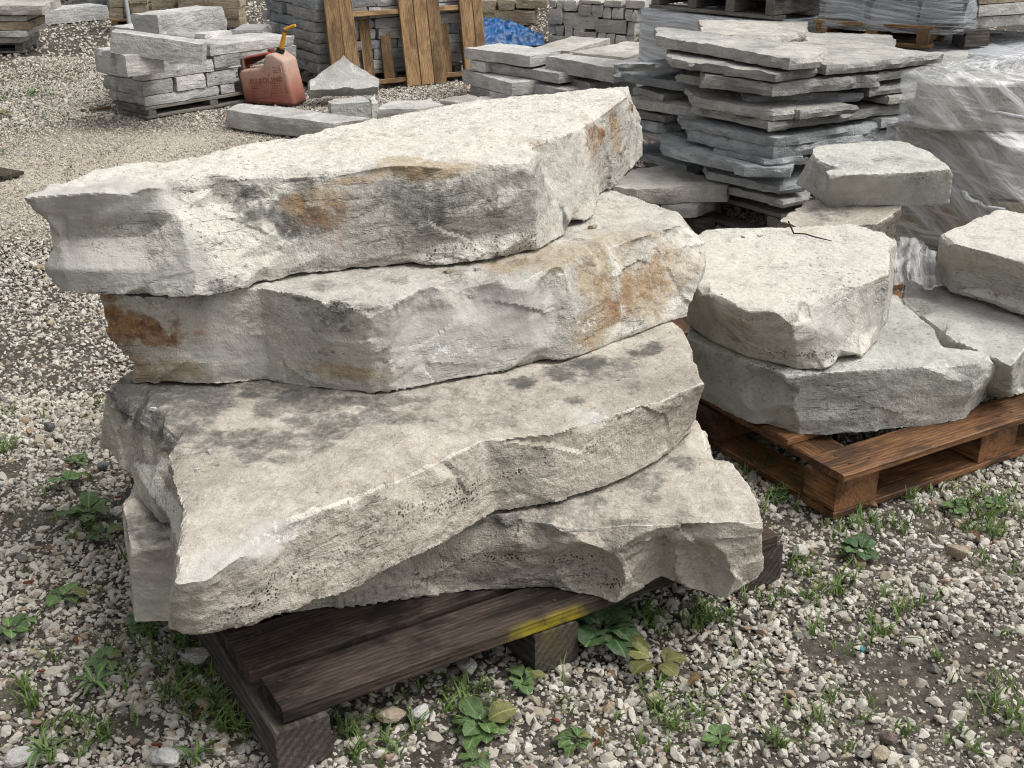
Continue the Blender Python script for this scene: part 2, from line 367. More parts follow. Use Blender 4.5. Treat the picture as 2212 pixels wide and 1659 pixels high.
    bot = np.array([0, 0, 0.]); base = np.array([cen[0], cen[1], zb]); me.vertices.foreach_set('co', (co - base).astype(np.float32).ravel())
    me.update(); me.polygons.foreach_set('use_smooth', np.ones(len(me.polygons), bool)); me.set_sharp_from_angle(angle=math.radians(33))
    o = link(name, me, mat, None, base); tag(o, label, cat, kind='thing')
    s = dict(o=o, me=me, co=co, base=base, nm=nm); SLABS[label] = s
    return s
def spot(s, x, y, rad=7):
    fx, fy, dep = toF(s['co']); k = np.where((np.abs(fx - x) < rad) & (np.abs(fy - y) < rad))[0]
    if not len(k): return None
    return s['co'][k[np.argmin(dep[k])]]
def stain(s, name, blobs, seed=1):
    """blobs: (x, y photo reading of a spot on the stone, half width, half height in metres, weight)"""
    co = s['co']; w = np.zeros(len(co)); jit = fbm(co * 11, seed, 5, .62) * 1.15
    for b in blobs:
        p = spot(s, b[0], b[1])
        if p is None: continue
        d = (co - p) / np.array([b[2], b[2], b[3]]); q = np.sqrt((d * d).sum(1)) + jit
        w = np.maximum(w, b[4] * sstep(1.3, .4, q))
    attr(s['me'], name, w); return w

def prism(poly, h, res, amp, seed, top_amp=.25, cham=.006, zjit=0.0):
    """a quarried block on an outline: chamfered, chipped, uneven; local coordinates, base at 0"""
    rnd = np.random.RandomState(seed); poly = np.asarray(poly, float)
    if np.sum(poly[:, 0] * np.roll(poly[:, 1], -1) - np.roll(poly[:, 0], -1) * poly[:, 1]) < 0: poly = poly[::-1]
    P = []; 
    for i in range(len(poly)):
        a, b = poly[i], poly[(i + 1) % len(poly)]; m = max(1, int(round(np.linalg.norm(b - a) / res)))
        for q in range(m): P.append(a + (b - a) * q / m)
    P = np.array(P); n = len(P); tg = np.roll(P, -1, 0) - np.roll(P, 1, 0); nr = np.stack([tg[:, 1], -tg[:, 0]], 1); nr /= np.linalg.norm(nr, axis=1)[:, None] + 1e-9
    nz = max(2, int(round(h / res))); cen = P.mean(0); rings = []
    for q in range(nz + 1):
        z = h * q / nz; ins = cham if q in (0, nz) else 0
        rings.append((P - nr * ins, z))
    mean_r = np.linalg.norm(P - cen, axis=1).mean(); kc = max(2, int(mean_r / (res * 1.6)))
    for q in range(1, kc): rings.append((cen + (P - nr * cham - cen) * (1 - q / kc), h))
    V = np.concatenate([np.column_stack([r, np.full(n, z)]) for r, z in rings] + [[[*cen, h]], [[*cen, 0]]])
    off = rnd.uniform(0, 60, 3); Q = V + off
    out = np.concatenate([nr] * len(rings) + [np.zeros((2, 2))]); side = np.zeros(len(V)); side[:(nz + 1) * n] = 1
    d = amp * (fbm(Q * np.array([5, 5, 9]), seed, 3) * .8 + facet(Q * np.array([8, 8, 13]), seed + 3) * 2.2 + .5 * fbm(Q * 40, seed + 4, 2))
    V[:, :2] += out * (d * side)[:, None]
    tz = amp * top_amp * (fbm(Q * 6, seed + 5, 3) * 1.6 + .5 * fbm(Q * 25, seed + 6, 2)); up = np.zeros(len(V)); up[nz * n:-1] = 1
    rim = np.zeros(len(V)); rim[nz * n:(nz + 1) * n] = 1
    V[:, 2] += tz * up - rim * np.abs(amp * .7 * fbm(Q * 20, seed + 8, 2))
    F = []
    for q in range(len(rings) - 1):
        for i in range(n):
            j = (i + 1) % n; F.append((q * n + i, q * n + j, (q + 1) * n + j, (q + 1) * n + i))
    L = len(rings) - 1; ct = len(V) - 2; cb = len(V) - 1
    for i in range(n):
        j = (i + 1) % n; F.append((L * n + i, L * n + j, ct)); F.append((j, i, cb))
    return V, F
SEED = [100]
def stone(name, label, cat, group, poly, z0, z1, mat, res=.035, amp=.008, top_amp=.25, tilt=None, cham=.006):
    SEED[0] += 1; poly = np.asarray(poly, float); cen = poly.mean(0)
    V, F = prism(poly - cen, z1 - z0, res, amp, SEED[0], top_amp, cham)
    me = mesh_of(name, V, F, True, 38); o = link(name, me, M[mat] if isinstance(mat, str) else mat, None, (cen[0], cen[1], z0))
    if tilt: o.rotation_euler = tilt
    return tag(o, label, cat, group, 'thing')
def rectpoly(A, u, u0, u1, v0, v1, yaw=0, jit=0.0, rnd=None):
    A = np.array(A[:2]); u = np.array(u); v = np.array([-u[1], u[0]]); c = np.array([(u0 + u1) / 2, (v0 + v1) / 2]); ca, sa = math.cos(yaw), math.sin(yaw)
    out = []
    for a, b in ((u0, v0), (u1, v0), (u1, v1), (u0, v1)):
        q = np.array([a, b]) - c
        if rnd is not None: q = q + rnd.uniform(-jit, jit, 2)
        q = np.array([q[0] * ca - q[1] * sa, q[0] * sa + q[1] * ca]) + c; out.append(A + u * q[0] + v * q[1])
    return out

# ------------------------------------------------------------------ timber
def board(name, p0, p1, w, t, mat, parent, side=None, seg=.12, wob=.0015, seed=0):
    """a sawn piece from p0 to p1 (centre line); w across, t thick; side = direction of its width"""
    p0 = np.array(p0, float); p1 = np.array(p1, float); L = np.linalg.norm(p1 - p0); x = (p1 - p0) / L
    y = np.array(side if side is not None else np.cross([0, 0, 1], x), float); y -= x * (y @ x); y /= np.linalg.norm(y); z = np.cross(x, y)
    n = max(1, int(round(L / seg))); c = min(.004, t * .15, w * .15); prof = []
    for sy, sz in ((-1, -1), (1, -1), (1, 1), (-1, 1)):
        a = (sy * (w / 2 - c), sz * t / 2); b = (sy * w / 2, sz * (t / 2 - c)); prof += [a, b] if sy * sz < 0 else [b, a]
    e_ = w / 2 - min(.014, w * .2); e2 = w / 2 - min(.032, w * .35)
    prof = [((-w / 2, -(t / 2 - c))), (-(w / 2 - c), -t / 2), ((w / 2 - c), -t / 2), (w / 2, -(t / 2 - c)), (w / 2, t / 2 - c), (w / 2 - c, t / 2), (e_, t / 2), (e2, t / 2), (-e2, t / 2), (-e_, t / 2), (-(w / 2 - c), t / 2), (-w / 2, t / 2 - c)]; K = len(prof)
    mid = []                                  # extra points along the wide faces so paint and wear can vary
    V = []
    for i in range(n + 1):
        for a, b in prof: V.append((-L / 2 + L * i / n, a, b))
    V = np.array(V); SEED[0] += 1; V[:, 1:] += wob * np.stack([fbm(V * 14 + SEED[0], 3, 2), fbm(V * 14 + SEED[0] + 9, 4, 2)], 1)
    F = []
    for i in range(n):
        for q in range(K):
            r = (q + 1) % K; F.append((i * K + q, i * K + r, (i + 1) * K + r, (i + 1) * K + q))
    F.append(tuple(range(K - 1, -1, -1))); F.append(tuple(n * K + q for q in range(K)))
    me = mesh_of(name, V, F, False); o = link(name, me, M[mat], parent)
    m = Matrix(((x[0], y[0], z[0]), (x[1], y[1], z[1]), (x[2], y[2], z[2]))); o.rotation_euler = m.to_euler()
    ctr = Vector((p0 + p1) / 2); o.location = ctr - parent.location if parent is not None else ctr
    return o
def paint_board(o, parent, blobs):
    m = o.rotation_euler.to_matrix(); off = o.location + (parent.location if parent else Vector())
    co = np.array([m @ v.co + off for v in o.data.vertices]); w = np.zeros(len(co))
    for p, r, a in blobs:
        w = np.maximum(w, a * sstep(1.15, .6, np.linalg.norm((co - np.array(p)) / np.array(r), axis=1)))
    attr(o.data, 'paint', w)

# ------------------------------------------------------------------ ground
def axis(lo, hi, a, b, n):
    return np.concatenate([np.linspace(lo, a, 9)[:-1], np.linspace(a, b, n), np.linspace(b, hi, 9)[1:]])
gx = axis(-160, 160, -7, 6, 170); gy = axis(-60, 300, .6, 14, 175)
X, Y = np.meshgrid(gx, gy); P = np.column_stack([X.ravel(), Y.ravel(), np.zeros(X.size)])
def track(x, y):      # pale rolled fines where trucks turn, left of the stack
    c = at(170, 360, 0); d = np.stack([(x - c[0]) / 1.5, (y - c[1]) / 1.55], 1) if np.ndim(x) else np.array([(x - c[0]) / 1.5, (y - c[1]) / 1.55])
    return sstep(1.15, .5, np.sqrt((d ** 2).sum(-1)) + .35 * fbm(np.stack([np.atleast_1d(x) * 1.3, np.atleast_1d(y) * 1.3, np.zeros(np.size(x))], 1), 3, 3))
MUD = [(2080, 1500, .26, .085), (2190, 1420, .16, .10), (1800, 1395, .10, .05), (2190, 1580, .2, .06), (1960, 1440, .12, .05), (60, 1120, .07, .06), (20, 1010, .05, .05), (30, 1500, .06, .04), (290, 1560, .07, .05)]
def mud(x, y):
    x = np.atleast_1d(x); y = np.atleast_1d(y); w = np.zeros(len(x)); j = .5 * fbm(np.stack([x * 9, y * 9, x * 0], 1), 8, 3)
    for px, py, rx, ry in MUD:
        c = at(px, py, 0); w = np.maximum(w, sstep(1.2, .6, np.hypot((x - c[0]) / rx, (y - c[1]) / ry) + j))
    return w
def mulch(x, y):      # brown leaf litter trodden in further back on the left
    c = at(110, 150, 0); x = np.atleast_1d(x); y = np.atleast_1d(y)
    return sstep(1.1, .5, np.hypot((x - c[0]) / 1.4, (y - c[1]) / .75) + .6 * fbm(np.stack([x * 2, y * 2, x * 0], 1), 5, 3))
P[:, 2] = .012 * fbm(P * np.array([1.5, 1.5, 0]) + .5, 77, 3) * sstep(12, 4, np.hypot(P[:, 0], P[:, 1] - 4)) - .012
nx, ny = len(gx), len(gy)
F = [(j * nx + i, j * nx + i + 1, (j + 1) * nx + i + 1, (j + 1) * nx + i) for j in range(ny - 1) for i in range(nx - 1)]
me = mesh_of('ground', P, F, True, 0); attr(me, 'track', track(P[:, 0], P[:, 1])); attr(me, 'mud', mud(P[:, 0], P[:, 1])); attr(me, 'mulch', mulch(P[:, 0], P[:, 1]))
k = NT('yard_soil'); v = k.coord(); n1 = k.noise(v, 3, 4, .65); n2 = k.noise(v, 45, 4, .75); n3 = k.noise(v, 160, 2, .7)
c = k.mix(k.ramp(n1, [(.35, 0), (.65, 1)]), (.030, .026, .021), (.080, .069, .055))
c = k.mix(k.ramp(n2, [(.48, 0), (.68, .7)]), c, (.20, .18, .145))
c = k.mix(k.math('MULTIPLY', k.at('track'), k.ramp(n2, [(.3, .65), (.5, 1)])), c, k.mix(n3, (.33, .29, .225), (.52, .47, .38)))
c = k.mix(k.math('MULTIPLY', k.at('mulch'), k.ramp(n2, [(.35, .2), (.55, .9)])), c, (.095, .066, .048))
c = k.mix(k.at('mud'), c, k.mix(k.ramp(n2, [(.35, 0), (.65, 1)]), (.045, .038, .031), (.12, .105, .085)))
rg = k.ramp(k.math('MULTIPLY', k.at('mud'), k.ramp(n1, [(.5, 0), (.62, 1)])), [(0, .95), (1, .38)])
M['soil'] = k.done(c, rg, k.bump(k.math('ADD', n2, k.math('MULTIPLY', n3, .4)), .7, .012), .3)
tag(link('ground', me, M['soil']), kind='structure', label='bare soil and fines of the stone yard')

# ------------------------------------------------------------------ crushed limestone: loose gravel, tens of thousands of pieces
k = NT('gravel_stone'); v = k.coord((1, 1, 1), 40); n1 = k.noise(v, 60, 3, .65); n2 = k.noise(v, 200, 2, .6)
c = k.ramp(k.rand, [(0, (.68, .645, .57)), (.18, (.57, .53, .46)), (.34, (.76, .73, .66)), (.50, (.46, .42, .355)), (.62, (.64, .60, .525)), (.70, (.42, .36, .27)), (.79, (.30, .285, .265)), (.88, (.20, .19, .18)), (.945, (.33, .23, .15)), (.98, (.10, .10, .105)), (1, (.36, .22, .18))])
k.t.nodes[-1].color_ramp.interpolation = 'CONSTANT' if k.t.nodes[-1].type == 'VALTORGB' else 'LINEAR'
c = k.mix(k.ramp(n1, [(.38, .8), (.58, 0)]), c, (.22, .19, .15)); c = k.mix(k.ramp(n2, [(.55, 0), (.7, .4)]), c, (.72, .70, .66))
M['gravel'] = k.done(c, .9, k.bump(n2, .5, .002), .2)
src = bpy.data.collections.new('gravel_pieces')
rng = np.random.RandomState(5)
for q in range(12):
    bm = bmesh.new(); bmesh.ops.create_icosphere(bm, subdivisions=2, radius=1)
    co = np.array([v.co[:] for v in bm.verts])
    for _ in range(14):
        n = rng.normal(size=3); n /= np.linalg.norm(n); d = co @ n - rng.uniform(.42, .72); co -= n * np.maximum(d, 0)[:, None]
    co *= 1.25 * rng.uniform(.65, 1.2, 3) * np.array([1, 1, .75]); co += rng.normal(size=co.shape) * .012
    for v, p in zip(bm.verts, co): v.co = p
    me = bpy.data.meshes.new('gravel_piece'); bm.to_mesh(me); bm.free(); me.materials.append(M['gravel'])
    if q % 6 == 0:
        me.polygons.foreach_set('use_smooth', np.ones(len(me.polygons), bool)); me.set_sharp_from_angle(angle=math.radians(32))
    src.objects.link(bpy.data.objects.new('gravel_piece', me))
pts = []; rot = []; scl = []
def scatter(n, xr, yr, s0, s1, keep):
    x = rng.uniform(*xr, n); y = rng.uniform(*yr, n)
    fx, fy, dep = toF(np.column_stack([x, y, np.zeros(n)])); ok = (dep > .3) & (fx > -420) & (fx < 2640) & (fy > -160) & (fy < 1990)
    x, y = x[ok], y[ok]; s = np.exp(rng.uniform(np.log(s0), np.log(s1), len(x)))
    p = keep(x, y); ok = rng.rand(len(x)) < p; x, y, s = x[ok], y[ok], s[ok]
    t = track(x, y); s = s * (1 - .28 * t)
    pts.append(np.column_stack([x, y, s * rng.uniform(-.25, .55, len(x)) - .010])); rot.append(rng.uniform(0, 6.28, (len(x), 3)) * np.array([.12, .12, 1]) + rng.choice([0, 3.14], (len(x), 1)) * np.array([1, 0, 0]))
    scl.append(s[:, None] * rng.uniform(.75, 1.25, (len(x), 3)))
def base_keep(x, y):
    cl = fbm(np.stack([x * 2.2, y * 2.2, x * 0], 1), 41, 3); left = sstep(-.2, -1.0, x) * sstep(3.4, 2.2, y)
    return np.clip(1.15 + cl * .8 - left * .30 - .8 * mud(x, y) - .25 * track(x, y) - .55 * mulch(x, y), .02, 1)
scatter(70000, (-1.5, 2.2), (1.2, 3.2), .0018, .0048, lambda x, y: base_keep(x, y) * .8 + .15)
scatter(64000, (-1.6, 2.3), (1.1, 3.4), .0042, .0108, base_keep)
scatter(9000, (-1.6, 2.3), (1.1, 3.4), .0105, .0175, lambda x, y: base_keep(x, y) * .7)
scatter(300000, (-4.2, 3.0), (3.1, 10.5), .0044, .0105, base_keep)
scatter(12000, (-4.2, 3.0), (3.1, 10.5), .010, .020, lambda x, y: base_keep(x, y) * .6 * (1 - .8 * track(x, y)))
scatter(16000, (-6, 5), (10.0, 15), .010, .022, base_keep)
pts = np.concatenate(pts); rot = np.concatenate(rot); scl = np.concatenate(scl)
me = bpy.data.meshes.new('gravel'); me.vertices.add(len(pts)); me.vertices.foreach_set('co', pts.astype(np.float32).ravel())
for nm_, val in (('g_rot', rot), ('g_scl', scl)):
    a = me.attributes.new(nm_, 'FLOAT_VECTOR', 'POINT'); a.data.foreach_set('vector', val.astype(np.float32).ravel())
gravel = link('gravel', me, M['gravel']); tag(gravel, 'loose crushed limestone gravel covering the yard', 'gravel', kind='stuff')
g = bpy.data.node_groups.new('gravel_scatter', 'GeometryNodeTree')
g.interface.new_socket('Geometry', in_out='INPUT', socket_type='NodeSocketGeometry'); g.interface.new_socket('Geometry', in_out='OUTPUT', socket_type='NodeSocketGeometry')
gi = g.nodes.new('NodeGroupInput'); go = g.nodes.new('NodeGroupOutput'); ip = g.nodes.new('GeometryNodeInstanceOnPoints'); ci = g.nodes.new('GeometryNodeCollectionInfo')
ci.inputs['Collection'].default_value = src; ci.inputs['Separate Children'].default_value = True; ci.inputs['Reset Children'].default_value = True
ar = g.nodes.new('GeometryNodeInputNamedAttribute'); ar.data_type = 'FLOAT_VECTOR'; ar.inputs['Name'].default_value = 'g_rot'
asc = g.nodes.new('GeometryNodeInputNamedAttribute'); asc.data_type = 'FLOAT_VECTOR'; asc.inputs['Name'].default_value = 'g_scl'
er = g.nodes.new('FunctionNodeEulerToRotation'); ri = g.nodes.new('FunctionNodeRandomValue'); ri.data_type = 'INT'
for s_ in ri.inputs:
    if s_.type == 'INT' and s_.name == 'Min': s_.default_value = 0
    if s_.type == 'INT' and s_.name == 'Max': s_.default_value = 11
ip.inputs['Pick Instance'].default_value = True
L_ = g.links.new
L_(gi.outputs[0], ip.inputs['Points']); L_(ci.outputs[0], ip.inputs['Instance']); L_(ar.outputs['Attribute'], er.inputs[0]); L_(er.outputs[0], ip.inputs['Rotation'])
L_(asc.outputs['Attribute'], ip.inputs['Scale']); L_([o_ for o_ in ri.outputs if o_.type == 'INT'][0], ip.inputs['Instance Index']); L_(ip.outputs[0], go.inputs[0])
gravel.modifiers.new('scatter', 'NODES').node_group = g

RN0 = random.Random(4)
# ------------------------------------------------------------------ the main stack: pallet and four slabs
def v2(a): return np.array([a[0], a[1]])
pal = empty('wooden_pallet', (-.03, 2.45, 0)); tag(pal, 'dark weathered pallet with yellow spray paint under the tall slab stack', 'pallet')
fa = at(655, 1655, 0); fb = at(1650, 1275, 0); U = v2(fb) - v2(fa); LEN = np.linalg.norm(U); U /= LEN; Vd = np.array([-U[1], U[0]])
O = v2(at(652, 1600, .05)) - U * .052
def pp(u, v, z): q = O + U * u + Vd * v; return (q[0], q[1], z)
for q, (u, sg) in enumerate(((.052, 1), (.60, 1), (1.165, 1))):
    b = board('skid', pp(u, -.012 + .01 * q, .047), pp(u, 1.02, .047), .104, .094, 'wood_end', pal, seg=.02, wob=.002)
    if q == 1: paint_board(b, pal, [(pp(.575, -.03, .06), (.022, .04, .06), .8)])
for q, (v, w, a, b_) in enumerate(((.058, .112, -.008, 1.19), (.205, .14, -.02, 1.2), (.40, .13, 0, 1.2), (.62, .14, 0, 1.2), (.82, .13, 0, 1.2), (.97, .11, 0, 1.2))):
    d = board('deck_board', pp(a + .03, v, .1125), pp(b_, v, .1125), w, .034, 'wood_dark', pal, seg=.02, wob=.002)
    if q == 0:
        yp = at(1165, 1352, .112); paint_board(d, pal, [((*(O + U * uu_ - Vd * .012), .100), (.036, .036, .034), .85) for uu_ in (.52, .55, .58, .61, .64)])

M['nail'] = plain('rusty_nail', (.045, .03, .022), .6, .5)
def nail(p, parent):
    a = np.linspace(0, 6.283, 9)[:-1]; V_ = [(.0045 * math.cos(t), .0045 * math.sin(t), z_) for z_ in (0, .0016) for t in a]; F_ = [tuple(range(7, -1, -1)), tuple(range(8, 16))] + [(i, (i + 1) % 8, 8 + (i + 1) % 8, 8 + i) for i in range(8)]
    link('nail', mesh_of('nail', V_, F_, False), M['nail'], parent, p)
for v_ in (.035, .085, .16, .245):
    for u_ in (.045, .07, .59, .615): nail(pp(u_ + RN0.uniform(-.006, .006), v_ + RN0.uniform(-.008, .008), .1297), pal)
wcol = lambda x, y: (('w', x, y),)
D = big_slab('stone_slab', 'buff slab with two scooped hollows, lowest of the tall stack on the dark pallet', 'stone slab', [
    ((277, 1176), (290, 1345)), ((380, 1172), (372, 1345)), ((620, 1150), (640, 1325)), ((900, 1130), (905, 1288)), ((1040, 1125), (1040, 1277)),
    ((1191, 1128), (1186, 1269), (.0, .0, 0)), ((1340, 1130), (1332, 1307), (-.01, -.005, 0)), ((1430, 1129), (1428, 1246), (.01, .01, 0)), ((1545, 1128), (1549, 1297), (-.01, 0, 0)),
    ((1654, 1125), (1620, 1258), (-.02, -.01, 0)), ((1619, 1050), (1598, 1200)), ((1544, 959), (1535, 1090)), ((1523, 924), None), wcol(.36, 2.98), wcol(-.3, 3.02), wcol(-.72, 2.75), ((262, 1055), None)],
    .131, .31, M['slab_tan'], 4, .0054, 1.0, 30, fresh=[(320, 1270, .1, .08, .5)],
    scallops=[(at(1262, 1222, .20) + np.array([-.01, -.080, -.01]), .10, (.3, 1, .15)), (at(1495, 1222, .19) + np.array([-.01, -.080, -.01]), .10, (.3, 1, .15))])
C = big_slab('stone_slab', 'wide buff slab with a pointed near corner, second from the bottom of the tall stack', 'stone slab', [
    ((227, 838), (218, 965)), ((290, 871), (255, 1003)), ((325, 905), (275, 1030)), ((348, 949), (300, 1075), (0, .015, .02)), ((375, 1045), (368, 1150), (0, .02, .02)), ((398, 1110), (372, 1240), (0, 0, 0)),
    ((381, 1240), (368, 1357, .345)), ((448, 1232), (418, 1372, .335)), ((479, 1212), (474, 1365, .325)), ((559, 1171), (562, 1345)), ((640, 1118), (640, 1318)),
    ((756, 1070), (760, 1275)), ((823, 1050), (826, 1233)), ((935, 1000), (954, 1176)), ((1045, 944), (1070, 1105)), ((1110, 945), (1120, 1099)), ((1196, 936), (1190, 1088)), ((1307, 899), (1310, 1052)),
    ((1402, 868), (1402, 1009)), ((1523, 825), (1500, 949)), ((1500, 760), (1490, 880)), ((1478, 712), None), wcol(.32, 3.1), wcol(-.3, 3.15), wcol(-.72, 2.95)],
    .317, .475, M['slab_tan'], 3, .0054, .9, 34, planes=[(at(450, 1160, .475), (.02, -.22, 1), .26)], fresh=[(560, 1180, .1, .02, .8), (470, 1230, .06, .02, .7), (1290, 905, .05, .012, .9)])
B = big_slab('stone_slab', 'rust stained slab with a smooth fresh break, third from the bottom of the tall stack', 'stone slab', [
    ((212, 632), (288, 828), (.02, -.015, -.01)), ((330, 640), (370, 832)), ((450, 632), (460, 833)), ((560, 619), (576, 821)), ((647, 634), (640, 833)), ((725, 656), (720, 843)), ((800, 661), (800, 848)),
    ((846, 650), (842, 846)), ((906, 620), (905, 838), (0, .0, .004)), ((1057, 603), (1060, 808), (0, .003, .006)), ((1143, 594), (1150, 790), (0, .003, .006)), ((1195, 572), (1205, 780), (0, .008, .02)), ((1235, 566), (1250, 771)),
    ((1315, 526), (1330, 738)), ((1420, 495), (1426, 702)), ((1517, 468), (1497, 683), (-.01, -.02, -.01)), ((1422, 444), None), wcol(.25, 3.25), wcol(-.3, 3.15), wcol(-.75, 2.8)],
    .478, .69, M['slab'], 2, .0054, .85, 30, white=[(1195, 640, .03, .05, .9), (1215, 600, .03, .03, .9), (1080, 690, .05, .008, .7)], fresh=[(880, 740, .08, .09, 1), (960, 720, .1, .1, 1), (1060, 700, .1, .1, 1), (1140, 690, .1, .09, 1), (1190, 640, .06, .06, 1), (960, 800, .12, .04, 1), (480, 740, .07, .09, .8), (540, 780, .08, .05, .7), (1100, 770, .1, .04, 1)])
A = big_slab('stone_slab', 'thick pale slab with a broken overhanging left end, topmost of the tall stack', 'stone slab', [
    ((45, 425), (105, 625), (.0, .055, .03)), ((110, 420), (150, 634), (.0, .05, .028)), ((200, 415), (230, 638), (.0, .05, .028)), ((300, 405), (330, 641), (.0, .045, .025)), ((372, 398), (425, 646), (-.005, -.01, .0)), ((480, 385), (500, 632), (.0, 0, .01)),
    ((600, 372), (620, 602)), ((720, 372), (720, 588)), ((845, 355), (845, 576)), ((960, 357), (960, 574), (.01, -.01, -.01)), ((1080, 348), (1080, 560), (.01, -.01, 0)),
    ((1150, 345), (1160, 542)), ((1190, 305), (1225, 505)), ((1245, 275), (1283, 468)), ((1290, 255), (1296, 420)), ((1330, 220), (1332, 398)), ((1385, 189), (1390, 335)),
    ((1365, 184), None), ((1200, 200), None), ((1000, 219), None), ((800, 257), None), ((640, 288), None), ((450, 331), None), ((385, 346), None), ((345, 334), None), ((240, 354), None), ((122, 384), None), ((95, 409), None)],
    .694, .905, M['slab'], 1, .0054, .85, 34, top_amp=1.1, pale_toplight=1.0, white=[(400, 470, .045, .05, 1), (440, 510, .06, .025, 1), (500, 515, .05, .015, .9), (420, 580, .035, .06, .9), (350, 520, .05, .02, .8), (300, 540, .08, .015, .8), (160, 540, .08, .015, .7), (805, 372, .045, .018, 1)], fresh=[(120, 470, .12, .08, 1), (240, 450, .12, .09, 1), (160, 590, .14, .06, 1), (300, 580, .14, .08, 1), (395, 520, .06, .12, 1), (400, 620, .06, .05, 1), (800, 370, .05, .022, 1), (330, 440, .07, .05, .9)])
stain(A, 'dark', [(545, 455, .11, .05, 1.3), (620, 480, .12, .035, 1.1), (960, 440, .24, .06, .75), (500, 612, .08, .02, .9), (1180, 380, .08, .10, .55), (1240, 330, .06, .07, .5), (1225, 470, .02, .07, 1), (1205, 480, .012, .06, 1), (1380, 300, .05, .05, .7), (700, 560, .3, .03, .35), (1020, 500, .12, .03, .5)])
stain(A, 'rust', [(690, 455, .055, .035, .72), (650, 440, .05, .02, .55), (725, 470, .04, .05, .6), (1290, 300, .10, .06, .8), (1305, 285, .06, .035, 1), (1330, 265, .05, .03, .8), (1374, 225, .035, .07, 1), (1170, 310, .05, .02, .6), (1350, 320, .05, .06, .5)])
stain(A, 'ochre', [(760, 388, .05, .02, 1), (900, 372, .12, .018, .9), (1000, 365, .1, .012, .6), (700, 425, .07, .02, .7), (1340, 300, .1, .05, .7), (640, 440, .06, .02, .6), (820, 300, .2, .05, .35), (950, 290, .25, .05, .3)])

stain(A, 'lichen', [(1040, 545, .2, .02, 1), (930, 560, .12, .015, .8), (1120, 535, .06, .03, 1), (700, 590, .1, .02, .5), (500, 620, .08, .02, .6)])
stain(A, 'chalk', [(520, 520, .12, .03, .4), (1180, 450, .06, .08, .5)])
stain(B, 'rust', [(245, 690, .10, .11, 1.15), (300, 705, .10, .07, 1.1), (375, 735, .08, .06, 1), (1380, 600, .12, .06, .7), (1330, 660, .10, .06, .9), (235, 650, .06, .05, .9), (330, 745, .06, .02, .9), (395, 745, .03, .02, .8), (1350, 640, .05, .035, 1), (1330, 690, .06, .03, .8), (1275, 740, .03, .03, .8), (240, 660, .05, .03, .7)])
stain(B, 'ochre', [(300, 795, .16, .05, 1), (400, 800, .10, .05, .9), (1300, 620, .12, .10, .8), (1300, 690, .1, .08, .75), (1400, 620, .12, .07, .75), (1480, 590, .1, .07, .65), (720, 810, .16, .022, .9), (1200, 556, .25, .02, .7), (1330, 510, .1, .02, .6), (1000, 590, .2, .03, .35)])
stain(B, 'dark', [(700, 615, .05, .05, .75), (850, 600, .05, .05, .75), (1000, 586, .05, .05, .75), (1140, 560, .05, .05, .75), (1240, 510, .04, .05, .75), (300, 690, .10, .025, .9), (360, 700, .06, .02, .8), (640, 650, .05, .015, 1), (730, 665, .05, .015, 1), (810, 668, .06, .018, 1), (730, 700, .11, .035, .75), (660, 690, .05, .03, .5), (300, 650, .2, .015, .7), (1000, 575, .5, .02, .35)])  # small blobs under the topmost slab: contact grime deepened as painted shade

stain(B, 'chalk', [(960, 760, .07, .03, 1), (885, 800, .04, .02, 1), (1060, 680, .05, .01, .5), (700, 700, .1, .02, .5), (1270, 690, .05, .05, .6)])
stain(B, 'lichen', [(740, 662, .14, .012, .8)])
stain(C, 'dark', [(265, 843, .05, .05, 1.15), (330, 848, .05, .05, 1.15), (400, 850, .055, .05, 1.15), (470, 850, .05, .05, 1.15), (540, 846, .05, .05, 1.15), (630, 848, .05, .05, 1.15), (760, 858, .05, .05, 1.15), (1120, 818, .05, .05, 1.15), (1210, 800, .06, .05, 1.15), (1280, 783, .05, .05, 1.15), (1400, 740, .05, .05, 1.15), (420, 850, .22, .05, 1), (300, 845, .1, .04, 1), (620, 850, .3, .04, .9), (1000, 850, .25, .05, .6), (1250, 800, .12, .05, .8), (1235, 860, .05, .02, .9), (420, 960, .12, .08, .3), (700, 960, .2, .08, .2), (620, 1240, .12, .02, .4), (1100, 1000, .1, .02, .5), (320, 990, .03, .03, .6)])  # black grime along the contact line, darkened further to paint the gap's shade
stain(C, 'lichen', [(620, 1260, .12, .03, 1), (560, 1310, .1, .02, 1), (720, 1220, .1, .04, .7), (1000, 1060, .12, .03, .9), (1130, 1010, .06, .04, 1), (1180, 990, .06, .04, .9), (880, 1120, .14, .03, .8), (1320, 960, .1, .03, .6)])
stain(C, 'ochre', [(380, 1000, .03, .05, .5), (900, 980, .3, .1, .25)])
stain(C, 'rust', [(1430, 1060, .01, .01, .2)]);  stain(C, 'chalk', [(600, 1150, .12, .012, .8), (1300, 905, .03, .012, 1)])
stain(D, 'lichen', [(1020, 1210, .11, .018, 1), (950, 1240, .05, .03, .8), (1250, 1220, .06, .03, 1), (1290, 1240, .05, .03, .9), (1080, 1260, .15, .012, .5)])
stain(D, 'dark', [(1080, 1118, .05, .05, .85), (1180, 1100, .05, .05, .85), (1280, 1080, .05, .05, .85), (1400, 1030, .05, .05, .85), (1470, 990, .05, .05, .85), (1400, 1072, .03, .05, .85), (320, 1130, .09, .06, .9), (1150, 1115, .25, .04, .7), (1330, 1050, .16, .05, .6), (1260, 1215, .07, .03, .4), (1550, 1060, .1, .05, .35)])  # contact blobs below the next slab: grime plus crevice shade put into colour
stain(D, 'ochre', [(1200, 1200, .2, .05, .25)]); stain(D, 'rust', [(1200, 1100, .01, .01, .1)]); stain(D, 'chalk', [(1600, 1060, .05, .02, .3)])

